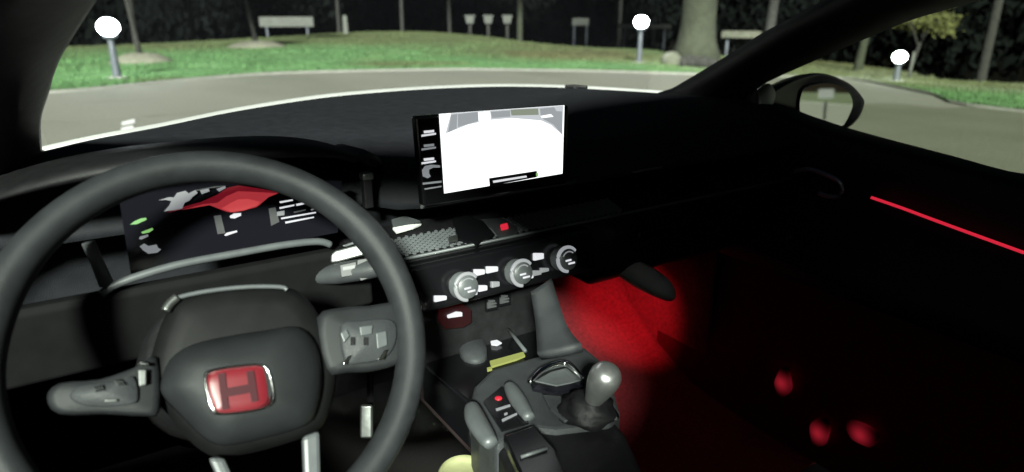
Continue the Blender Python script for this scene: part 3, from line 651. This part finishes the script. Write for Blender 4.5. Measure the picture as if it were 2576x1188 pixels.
clupoly('tell_tale', [(70, 595), (120, 555), (200, 520), (262, 512), (270, 535), (150, 590)], 'green')
clupoly('tell_tale', [(205, 685), (340, 635), (350, 655), (300, 690), (215, 705)], 'green')
clupoly('tell_tale', [(175, 770), (190, 740), (285, 715), (290, 735), (210, 775)], 'litdim')
clupoly('tell_tale', [(185, 860), (240, 825), (290, 855), (390, 838), (410, 880), (445, 895), (400, 935), (290, 948), (225, 905)], 'litdim')
clupoly('speed_readout', [(1278, 490), (1330, 460), (1415, 455), (1415, 485), (1340, 520), (1285, 515)], 'lit')
clupoly('speed_readout', [(1210, 725), (1240, 695), (1365, 665), (1368, 685), (1230, 732)], 'lit')
clupoly('divider', [(1085, 490), (1170, 480), (1225, 700), (1130, 710)], 'litfaint')
clupoly('divider', [(1750, 400), (1830, 385), (1880, 560), (1780, 610)], 'litfaint')
for pts, mm in (([(1880, 315), (2040, 288), (2045, 305), (1890, 335)], 'lit'), ([(1880, 385), (2060, 350), (2060, 368), (1885, 405)], 'lit'), ([(2080, 345), (2230, 315), (2235, 335), (2090, 368)], 'lit'), ([(1850, 440), (1940, 425), (1940, 480), (1850, 490)], 'litdim'), ([(1900, 512), (2320, 440), (2325, 455), (1905, 530)], 'lit'), ([(1950, 560), (2300, 498), (2300, 512), (1955, 582)], 'lit'), ([(2050, 440), (2200, 410), (2200, 422), (2060, 455)], 'litfaint'), ([(2260, 410), (2365, 380), (2368, 392), (2270, 422)], 'litdim')):
    clupoly('trip_text', pts, mm)

# steering wheel
WC = Vector((.077, .597, .863)); EL = R(34); AZ = -.02
WN = Vector((math.sin(AZ) * math.cos(EL), -math.cos(AZ) * math.cos(EL), math.sin(EL)))
WU = Vector((1, 0, 0)); WU = (WU - WN * WU.dot(WN)).normalized(); WV = WN.cross(WU)
wheel = empty('steering_wheel', WC - WV * .19, 'black leather steering wheel with red badge', None, parent=car)
rows = []
for i in range(96):
    a = 2 * math.pi * i / 96; d = WU * math.cos(a) + WV * math.sin(a)
    lump = .0016 * (math.exp(-((math.degrees(a) - 25) / 14) ** 2) + math.exp(-((math.degrees(a) - 155) / 14) ** 2))
    rows.append([WC + d * (.1755 + (.0150 + lump) * math.cos(b)) + WN * ((.0172 + lump) * math.sin(b)) for b in [2 * math.pi * j / 18 for j in range(18)]])
rows.append(rows[0])
loft('rim', rows, M['leather'], wheel, True)
pad_px = [(418, 800), (445, 762), (510, 740), (600, 730), (715, 730), (768, 760), (808, 820), (834, 885), (840, 955), (825, 1030), (795, 1082), (700, 1118), (610, 1140), (545, 1146), (490, 1115), (432, 1050), (392, 990), (380, 940), (393, 868)]
PW = WC + WN * .0; 
dome('hub', pad_px, WC - WN * .03, WN, [(1.0, -.03), (1.02, .0), (1.0, .012), (.95, .022), (.86, .028), (.7, .030), (.4, .031), (.02, .031)], mat('hub_vinyl', (.006, .0062, .0066), .55, noise_amt=.15, nscale=40, spec=.15), wheel)
face_px = [(402, 968), (425, 905), (480, 868), (560, 848), (660, 832), (752, 822), (796, 868), (812, 950), (800, 1030), (770, 1072), (660, 1105), (565, 1122), (510, 1100), (450, 1040), (412, 1000)]
dome('airbag_cover', face_px, WC - WN * .002, WN, [(1.0, -.006), (.985, .004), (.95, .011), (.88, .0185), (.76, .026), (.58, .031), (.36, .0342), (.16, .0352), (.02, .0354)], M['pad'], wheel)
PB = WC + WN * .0318
dome('badge_surround', [(512, 945), (530, 930), (600, 918), (655, 915), (678, 930), (692, 985), (688, 1015), (660, 1032), (600, 1042), (550, 1045), (530, 1030), (516, 985)], PB, WN, [(1, -.002), (1.0, .001), (.96, .0028), (.9, .002), (.88, .0004), (.02, .0004)], M['chrome'], wheel)
dome('badge', [(524, 955), (545, 935), (600, 926), (655, 922), (667, 940), (674, 985), (670, 1012), (645, 1026), (595, 1034), (548, 1036), (538, 1015), (527, 985)], PB, WN, [(1, -.002), (.99, .0012), (.93, .002), (.5, .0022), (.02, .0022)], M['red'], wheel)
def ez(zx, zy): return ((250 + zx / 2.4244) / 1.0858, (800 + zy / 2.4244) / 1.0858)
Hm = mat('badge_letter', (.045, .008, .012), .4, metal=.4)
hpts = [(836, 536), (884, 528), (896, 632), (1036, 606), (1026, 522), (1074, 514), (1106, 716), (1060, 726), (1048, 662), (900, 690), (912, 770), (866, 778)]
pix('badge_letter', [ez(*p) for p in hpts], PB, WN, Hm, wheel, .0034, .0016)
# spokes, pods, lower bars
PO = WC - WN * .004
dome('spoke', [(800, 800), (860, 775), (930, 770), (1010, 765), (1030, 850), (1015, 905), (950, 930), (880, 935), (820, 930)], PO, WN, [(1, -.012), (1.02, -.002), (.97, .004), (.85, .006), (.02, .006)], M['pad'], wheel)
dome('switch_pod', [(852, 822), (900, 812), (960, 806), (990, 820), (988, 870), (960, 905), (900, 918), (862, 912)], PO, WN, [(1, -.002), (1, .008), (.93, .011), (.02, .0115)], M['console'], wheel)
for pts, m_ in (([(857, 838), (872, 828), (880, 845), (866, 862)], 'grey'), ([(905, 822), (938, 818), (936, 840), (908, 845)], 'grey'), ([(946, 838), (972, 832), (975, 868), (950, 878)], 'grey'), ([(863, 915), (876, 896), (886, 892), (872, 918)], 'chrome'), ([(950, 905), (966, 882), (978, 878), (966, 905)], 'chrome')):
    pix('switch', pts, PO, WN, M[m_], wheel, .0145, .003, bevel=.0008)
for c in ((888, 858), (921, 858)): pix('switch_mark', quad(c, 5, 10, 0), PO, WN, M['black'], wheel, .0136, .002)
dome('spoke', [(395, 900), (340, 925), (250, 955), (150, 965), (120, 1000), (150, 1040), (260, 1040), (360, 1045), (400, 1030)], PO, WN, [(1, -.012), (1.02, -.002), (.97, .004), (.85, .006), (.02, .006)], M['pad'], wheel)
dome('switch_pod', [(338, 950), (290, 965), (200, 975), (180, 1005), (230, 1025), (330, 1020), (350, 1000)], PO, WN, [(1, -.002), (1, .008), (.93, .011), (.02, .0115)], M['console'], wheel)
for pts, m_ in (([(346, 918), (352, 908), (374, 914), (376, 922)], 'chrome'), ([(348, 930), (368, 930), (368, 968), (350, 972)], 'silver'), ([(284, 955), (306, 955), (318, 968), (296, 970)], 'chrome'), ([(232, 975), (258, 968), (262, 982), (240, 988)], 'chrome'), ([(262, 1005), (296, 1004), (296, 1010), (264, 1012)], 'silver')):
    pix('switch', pts, PO, WN, M[m_], wheel, .0145, .003, bevel=.0008)
pix('lower_spoke', [(762, 1098), (806, 1082), (812, 1300), (770, 1310)], WC, WN, M['grey'], wheel, .0, .012, bevel=.004)
pix('lower_spoke', [(524, 1150), (566, 1150), (640, 1310), (600, 1320)], WC, WN, M['grey'], wheel, .0, .012, bevel=.004)
tube('hub_trim', smooth_path([on(x, y, WC - WN * .004, WN) for x, y in ((412, 780), (440, 752), (520, 733), (620, 722), (705, 722), (722, 730))], 4), .0022, M['grey'], wheel, 8)
tube('hub_trim', smooth_path([on(x, y, WC - WN * .004, WN) for x, y in ((416, 782), (428, 764), (446, 748))], 4), .0042, M['silver'], wheel, 8)
# column and stalks
ca = [WC - WN * .045, WC - WN * .09, WC - WN * .22]
tube('steering_column', ca, [.062, .072, .082], M['black'], car, 24, upv=Vector((0, 0, 1)))
sa = at(835, 690, .80); sb = at(958, 672, .79)
stalk = empty('wiper_stalk', sa, 'grey wiper stalk with white symbols behind the wheel rim', None, parent=car)
tube('lever', smooth_path([sa + (sa - sb) * .6, sa, sa.lerp(sb, .5), sb], 4), [.009, .010, .0115, .0135, .0150, .016, .016, .016, .016, .0155, .015, .014, .010], M['console'], stalk, 14, .8)
sn = (CAM - sa).normalized()
PSK = sa.lerp(sb, .5) + sn * .0135
for pts, mm in (([(856, 668), (895, 660), (897, 690), (860, 697)], 'litfaint'), ([(862, 672), (893, 667), (893, 675), (863, 681)], 'litdim'), ([(900, 655), (928, 650), (926, 700), (908, 706), (898, 685)], 'litfaint'), ([(936, 674), (950, 666), (962, 676), (955, 684), (938, 686)], 'litdim')):
    pix('stalk_symbol', pts, PSK, sn, M[mm], stalk, .0005 if mm == 'litfaint' else .001, .0008)
pc = at(880, 640, .80)
pix('paddle', [(832, 640), (845, 630), (915, 612), (928, 640), (850, 660), (832, 662)], pc, sn, M['silver'], stalk, 0, .008, bevel=.002)
pix('paddle', [(860, 618), (912, 600), (918, 607), (868, 622)], pc, sn, M['grey'], stalk, 0, .006, bevel=.002)
sa2 = at(330, 790, .80); sb2 = at(150, 800, .80)
st2 = empty('indicator_stalk', sa2, None, None, parent=car)
tube('lever', smooth_path([sa2 + (sa2 - sb2) * .4, sa2, sa2.lerp(sb2, .5), sb2], 4), [.009, .010, .0115, .0135, .0145, .015, .015, .015, .015, .015, .014, .013, .010], M['console'], st2, 14, .8)
pix('stalk_ring', [(245, 822), (282, 808), (288, 812), (252, 830)], sa2.lerp(sb2, .4) + sn * .013, sn, M['silver'], st2, 0, .003)
# pedal seen through the wheel
pp = at(922, 1060, 1.02)
ped = empty('accelerator_pedal', pp, 'aluminium pedal glimpsed through the steering wheel', None, parent=car)
obox('pedal_plate', pp, RT * .010, FW * .004, UP * .026, M['silver'], ped, bevel=.004)
obox('pedal_arm', pp + FW * .03 + UP * .05, RT * .005, FW * .005, UP * .05, M['black'], ped)

# footwell, floor, seats
box('floor', (-.27, -.6, .24), (1.17, 1.55, .262), M['bcarpet'], car)
rows = []
for i in range(20):
    X = .60 + .56 * i / 19; row = []
    for y_, z_ in ((.62, .264), (.80, .27), (.95, .29), (1.08, .34), (1.2, .42), (1.3, .52), (1.36, .64), (1.38, .74)):
        row.append(Vector((X, y_ + .05 * noise.noise(Vector((X * 6, z_ * 5, 1))), z_ + .02 * noise.noise(Vector((X * 7, y_ * 6, 3))))))
    rows.append(row)
loft('footwell_carpet', rows, M['carpet'], car, solid=.01, label='red carpet glowing in the passenger footwell')
exX('bulkhead', [(1.42, .2), (1.42, .84), (1.46, .84), (1.46, .2)], -.28, 1.18, M['black'], car)
box('console_side', (.575, .70, .262), (.60, 1.40, .655), mat('console_carpet', (.014, .003, .004), .95, noise_amt=.3, nscale=150), car, bevel=.008)
dome('knee_bolster', [(1520, 640), (1590, 650), (1650, 678), (1690, 712), (1700, 745), (1680, 758), (1620, 735), (1565, 702), (1535, 672)], at(1610, 700, 1.22), -ray(1610, 700), [(1, -.05), (1.02, -.02), (1, 0), (.9, .012), (.7, .02), (.4, .024), (.02, .025)], mat('pad_grey', (.45, .47, .47), .4, noise_amt=.1, nscale=40), car, label='dark grey rounded pad above the red footwell')
fl = at(1618, 708, 1.33)
fwl = empty('footwell_lamp', fl, None, None, parent=car)
obox('lamp_housing', fl + UP * .008, RT * .02, FW * .012, UP * .005, M['black'], fwl)
obox('lens', fl + UP * .001, RT * .016, FW * .009, UP * .002, M['redled'], fwl)
ld = bpy.data.lights.new('footwell_light', 'SPOT'); ld.energy = 2.3; ld.color = (1, .11, .15); ld.shadow_soft_size = .015; ld.spot_size = R(52); ld.spot_blend = 1.0
lo = bpy.data.objects.new('footwell_light', ld); COL.objects.link(lo); lo.location = fl - UP * .006
lo.rotation_euler = (at(1592, 752, 1.50) - lo.location).to_track_quat('-Z', 'Y').to_euler(); lo.parent = fwl; lo.matrix_parent_inverse = wm(fwl).inverted()
loft('kick_panel', [[Vector((1.155 + .004 * math.sin(z_ * 20), y_, z_)) for z_ in (.265, .35, .45, .55, .66)] for y_ in (.93, 1.0, 1.1, 1.2, 1.3, 1.42)], M['carpet'], car, solid=.01)
# passenger seat: cushion and backrest, mostly out of the picture
seat = empty('passenger_seat', Vector((.90, .0, .26)), 'red suede passenger seat in deep shade', None, parent=car)
rows = []
for i in range(13):
    s = i / 12; X = .66 + .46 * s; b = .05 * abs(2 * s - 1) ** 3
    rows.append([Vector((X, -.25, .44 + b)), Vector((X, 0, .45 + b)), Vector((X, .20, .475 + b)), Vector((X, .29, .47 + b)), Vector((X, .32, .43 + b)), Vector((X, .31, .33))])
loft('cushion', rows, M['suede'], seat, solid=.05)
rows = [[Vector((.66 + .46 * s, -.2 - .22 * h + .06 * abs(2 * s - 1) ** 3, .45 + .6 * h)) for s in [i / 10 for i in range(11)]] for h in [j / 8 for j in range(9)]]
loft('backrest', rows, M['suede'], seat, solid=.1)
dseat = empty('driver_seat', Vector((.08, -.1, .26)), 'driver seat below the camera', None, parent=car)
rows = []
for i in range(13):
    s = i / 12; X = -.17 + .46 * s; b = .05 * abs(2 * s - 1) ** 3
    rows.append([Vector((X, -.5, .44 + b)), Vector((X, -.2, .45 + b)), Vector((X, -.06, .475 + b)), Vector((X, .02, .47 + b)), Vector((X, .05, .43 + b)), Vector((X, .05, .33))])
loft('cushion', rows, M['suede'], dseat, solid=.05)

# passenger door
XD = 1.17
belt = [px(x, y, XD) for x, y in ((1890, 262), (2000, 300), (2112, 337), (2345, 401), (2576, 462))]
belt = [Vector((XD, 1.10, .965))] + belt + [Vector((XD, .1, .90)), Vector((XD, -.4, .90))]
belt = smooth_path(belt, 4)
door = empty('passenger_door', Vector((XD, .3, .24)), 'black passenger door with thin red light strip', None, parent=car)
rows = []
for dx, dz in ((.07, -.01), (.06, .0), (.0, .0), (-.012, -.012), (-.005, -.05)): rows.append([p + Vector((dx, 0, dz)) for p in belt])
for x_, z_ in ((1.158, .80), (1.165, .74), (1.13, .70), (1.12, .66), (1.17, .63), (1.175, .50), (1.15, .42), (1.14, .28)): rows.append([Vector((x_, min(p.y, 1.085), z_)) for p in belt])
loft('door_panel', rows[:10], M['black'], door)
loft('door_pocket', rows[9:], M['suede'], door)
hp = [(2000, 432), (2035, 426), (2085, 442), (2116, 462), (2114, 492), (2085, 494), (2060, 485)]
tube('door_handle', smooth_path([px(x, y, 1.148) for x, y in hp], 4), .0045, mat('handle_grey', (.3, .3, .36), .3, metal=.7), door, 10)
led = [px(x, y, 1.145) for x, y in ((2192, 497), (2270, 524), (2345, 552), (2460, 594), (2576, 636))]
tube('light_strip', smooth_path(led, 3), .0026, M['redled'], door, 8)
for c, r_ in (((1990, 597), .003), ((1978, 600), .002), ((2031, 633), .0028)): lathe('switch_glint', [(r_, -.003), (r_, .002), (.0005, .003)], px(*c, 1.138), Vector((-1, -.3, .3)), M['grey'], door, 10)
gm = bpy.data.materials.new('red_glow_patch'); gm.use_nodes = True; gt = gm.node_tree; gb = gt.nodes['Principled BSDF']
gb.inputs['Base Color'].default_value = (.03, .003, .004, 1); gb.inputs['Roughness'].default_value = .8; gb.inputs['Specular IOR Level'].default_value = .1; gb.inputs['Emission Color'].default_value = (1, .035, .07, 1)
gc = gt.nodes.new('ShaderNodeTexCoord'); gg = gt.nodes.new('ShaderNodeTexGradient'); gg.gradient_type = 'QUADRATIC_SPHERE'
gmp = gt.nodes.new('ShaderNodeMapping'); gmp.inputs['Scale'].default_value = (30, 30, 30); gmu = gt.nodes.new('ShaderNodeMath'); gmu.operation = 'MULTIPLY'; gmu.inputs[1].default_value = .09
gt.links.new(gc.outputs['Object'], gmp.inputs[0]); gt.links.new(gmp.outputs[0], gg.inputs[0]); gt.links.new(gg.outputs['Fac'], gmu.inputs[0]); gt.links.new(gmu.outputs[0], gb.inputs['Emission Strength'])
for (x, y), sy, sz, k in (((1970, 962), .018, .030, .7), ((2062, 1088), .019, .034, 1.0), ((2168, 1092), .030, .024, 1.0)):  # added glowing discs imitate soft red light spots on the door
    c3 = px(x, y, 1.128); n_ = 28; vv = []
    for q_, hx in ((1.0, .006), (1.0, -.002), (.9, -.005), (.5, -.007), (.02, -.0075)):
        vv.append([Vector((hx, math.cos(a) * sy * q_ * (1 + .12 * math.sin(3 * a + x)), math.sin(a) * sz * q_ * (1 + .15 * math.cos(2 * a + x)))) for a in [2 * math.pi * u / n_ for u in range(n_)]])
    l_ = link('door_glow_patch', loft_data('door_glow_patch', vv, True, True), gm, door); l_.location = c3
# window pane of the door
wt = [px(x, y, 1.14) for x, y in ((1895, 228), (1932, 206), (2089, 136), (2211, 84), (2298, 49), (2420, 14))] + [Vector((1.05, .2, 1.33)), Vector((1.04, -.2, 1.35))]
n_ = 10
wts = smooth_path(wt, 3)
rows = [[Vector((XD + .03, wts[i].y, .90)), Vector((XD + .02 + (wts[i].x - XD) * .5, wts[i].y, (.90 + wts[i].z + .02) / 2)), Vector((wts[i].x + .01, wts[i].y, wts[i].z + .02))] for i in range(len(wts))]
loft('door_glass', rows, M['tint'], door)
# windscreen pillar and roof rail
up = [(1700, 238, 1.12), (1792, 185, 1.11), (1862, 143, 1.095), (1935, 98, 1.08), (2050, 40, 1.055), (2160, -20, 1.03), (2300, -90, 1.0)]
lw = [(1895, 232, 1.17), (1932, 206, 1.165), (2089, 136, 1.145), (2211, 84, 1.125), (2298, 49, 1.11), (2420, 14, 1.09), (2576, -30, 1.06)]
A = smooth_path([px(*p) for p in up], 4); B = smooth_path([px(*p) for p in lw], 4)
A = [px(1620, 262, 1.10)] + A + [Vector((.93, .1, 1.40)), Vector((.93, -.8, 1.40))]
B = [Vector((1.175, .93, .90))] + B + [Vector((1.035, .1, 1.29)), Vector((1.035, -.8, 1.29))]
rows = [[A[i], A[i].lerp(B[i], .3) - Vector((.015, .004, -.004)), A[i].lerp(B[i], .7) - Vector((.015, .004, -.002)), B[i], B[i] + Vector((.05, .03, .0)), A[i].lerp(B[i], .5) + Vector((.05, .05, .02)), A[i] + Vector((.02, .03, .01))] for i in range(len(A))]
loft('windscreen_pillar', rows, M['black'], car, True, True, label='thick black windscreen pillar on the passenger side')
# sail panel between pillar, dash end and door
sp_ = [px(x, y, XD - .004) for x, y in ((1690, 240), (1800, 200), (1885, 226), (1890, 284), (1960, 300), (1960, 420), (1700, 420))]
link('sail_panel', prism_data('sail_panel', sp_, Vector((.03, 0, 0))), M['black'], car, smooth=False, bevel=.004)
wtd = [Vector((2 * CARX - p.x + .02, p.y, p.z)) for p in wts]
loft('driver_glass', [[Vector((-.265, p.y, .89)), Vector((-.265 + (p.x + .265) * .45, p.y, (.9 + p.z) / 2)), p] for p in wtd + [Vector((-.0, -.5, 1.35))]], M['tint2'], car)
# driver side mirror image of the pillar, roof, added sun blockers at the rear
mir = lambda p: Vector((2 * CARX - p.x + .035, p.y, p.z))
loft('windscreen_pillar', [[mir(q) for q in r] for r in rows], M['black'], car, True, True)
rr = []
for i, y_ in enumerate((.28, .1, -.3, -.8, -1.1)):
    rr.append([Vector((.06 + .92 * s, y_ + (.10 * math.sin(math.pi * s) if i == 0 else 0), 1.395 + .05 * math.sin(math.pi * s))) for s in [k / 10 for k in range(11)]])
loft('roof', rr, M['white'], car, solid=.03)
box('driver_door', (-.29, -.75, .24), (-.24, 1.50, .90), M['black'], car, bevel=.01)
box('centre_pillar', (-.26, -.62, .3), (-.18, -.47, 1.38), M['black'], car, bevel=.02)
box('centre_pillar', (1.14, -.62, .3), (1.20, -.47, 1.36), M['black'], car, bevel=.02)
box('rear_shade_wall', (-.28, -1.16, .24), (1.2, -1.1, 1.42), M['black'], car, bevel=.02)  # opaque wall out of view, added to keep the cabin dark
for sx in (1, -1):
    f_ = lambda x: CARX + sx * x
    loft('rear_shade_panel', [[Vector((f_(-.80), y_, .24)), Vector((f_(-.80), y_, .9)), Vector((f_(-.62), y_, 1.2)), Vector((f_(-.49), y_, 1.40))] for y_ in (-.46, -.8, -1.12)], M['black'], car, solid=.02)  # windowless side panels out of view, added to stop sun reaching the footwell
for sx in (1, -1):
    f_ = lambda x: CARX + sx * x
    loft('body_side', [[Vector((f_(x_), y_, z_)) for x_, z_ in ((.76, .90), (.80, .86), (.82, .70), (.815, .5), (.79, .28))] for y_ in (1.6, 1.2, .6, 0, -.6, -1.2, -2.0)], M['white'], car, solid=.004)
# windscreen
n_ = len(edge); top = [Vector((-.02 + 1.10 * i / (n_ - 1), .30 + .10 * math.sin(math.pi * i / (n_ - 1)), 1.40 + .04 * math.sin(math.pi * i / (n_ - 1)))) for i in range(n_)]
rows = [[(Vector((edge[i].x + (.07 * (edge[i].x - CARX) / .64 if abs(edge[i].x - CARX) > .4 else .0), edge[i].y + .035, ZD - .01))).lerp(top[i], s) + Vector((0, .03, .03)) * math.sin(math.pi * s) for i in range(n_)] for s in [k / 8 for k in range(9)]]
loft('windscreen', rows, M['glass'], car)
# bonnet: only its crest shows over the dash
crest = []
for x, y in [(-200, 452), (0, 396), (230, 344), (400, 313), (600, 273), (800, 242), (950, 228), (1100, 218.5), (1250, 214), (1400, 216), (1560, 224), (1690, 233)]:
    v = ray(x, y - 2.5); h = math.hypot(v.x, v.y); b = pz(x, y + 6, ZD); r_ = math.hypot(b.x, b.y) + .30
    crest.append(CAM + v * (r_ / h))
crest = smooth_path(crest, 4)
def fwd(p, a): return Vector((CARX + (p.x - CARX) * (1 - .05 * a), p.y + a, p.z))
rows = [[p + Vector((0, -.16, -.045)) for p in crest], [p + Vector((0, -.06, -.012)) for p in crest], crest, [fwd(p, .12) + Vector((0, 0, -.028)) for p in crest], [fwd(p, .35) + Vector((0, 0, -.085)) for p in crest], [fwd(p, .6) + Vector((0, 0, -.18)) for p in crest], [fwd(p, .75) + Vector((0, 0, -.40)) for p in crest]]
loft('bonnet', rows, M['white'], car, solid=.006, label='thin white edge of the bonnet above the dash')
# wiper arm resting at the base of the screen
tube('wiper_arm', [pz(x, y, ZD + .004) + Vector((0, .02, 0)) for x, y in ((1436, 220), (1460, 219), (1490, 222))], .004, M['black'], car, 8)
# door mirror
mc = px(2085, 268, 1.36); MN = Vector((-.345, -.935, .052)).normalized()
dm = empty('door_mirror', mc, 'black door mirror reflecting the asphalt behind', None, parent=car)
out = [(1935, 240), (1993, 203), (2050, 186), (2076, 186), (2110, 197), (2144, 216), (2170, 246), (2174, 264), (2161, 296), (2134, 322), (2100, 334), (2040, 326), (1990, 318), (1950, 290)]
dome('housing', out, mc, MN, [(.92, -.001), (.97, .002), (1.0, 0), (1.0, -.02), (.95, -.05), (.8, -.08), (.45, -.10), (.02, -.105)], M['gloss'], dm)
gl = [(2008, 275), (2010, 245), (2024, 220), (2075, 208), (2120, 220), (2142, 250), (2136, 284), (2108, 322), (2042, 316), (2015, 304)]
dome('mirror_glass', gl, mc, MN, [(1.0, .0015), (1.0, .0035), (.98, .0042), (.02, .0042)], mat('mirror_silver', (.86, .88, .86), .02, metal=1), dm, smooth=False)
st_ = [(1912, 236), (1936, 210), (1952, 232), (1945, 262), (1930, 288), (1900, 286)]
dome('mirror_arm', st_, px(1925, 250, 1.205), Vector((-.6, -.8, .1)), [(1, -.05), (1, -.005), (.9, .004), (.02, .006)], M['white'], dm)
vm = ray(2078, 236).normalized(); mp = on(2078, 236, mc, MN); vr = vm - MN * (2 * vm.dot(MN)); bp_ = mp + vr * (17 / math.hypot(vr.x, vr.y))
t = empty('notice_board', Vector((bp_.x, bp_.y, gz(bp_.x, bp_.y))), 'white sign box with an added glow behind the car, seen in the door mirror', 'sign')
sd = Vector((vr.y, -vr.x, 0)).normalized(); fd = Vector((vr.x, vr.y, 0)).normalized()
obox('board', bp_, sd * .17, fd * .03, Vector((0, 0, .11)), mat('board_glow', (.5, .5, .5), .6, emit=(.9, .95, .9), es=.11), t, bevel=.02)  # glow added so the board shows pale in the mirror
obox('leg', Vector((bp_.x, bp_.y, bp_.z / 2 - .12)), sd * .03, fd * .03, Vector((0, 0, bp_.z / 2 - .08)), M['post'], t)
# cup beside the console at the bottom edge
cc = on(1165, 1192, Vector((0, 0, .60)), NZ)
cup = empty('travel_cup', cc - Vector((0, 0, .12)), 'pale olive cup beside the console at the bottom edge', 'cup')
M['cup'] = mat('olive_cup', (.28, .29, .15), .5, noise_amt=.2, nscale=40)
lathe('cup_body', [(.022, -.34), (.026, -.06), (.030, -.004)], cc, NZ, M['cup'], cup, 28)
lathe('cup_lid', [(.031, -.004), (.031, .004), (.027, .008), (.025, .003), (.001, .003)], cc, NZ, M['cup'], cup, 28)
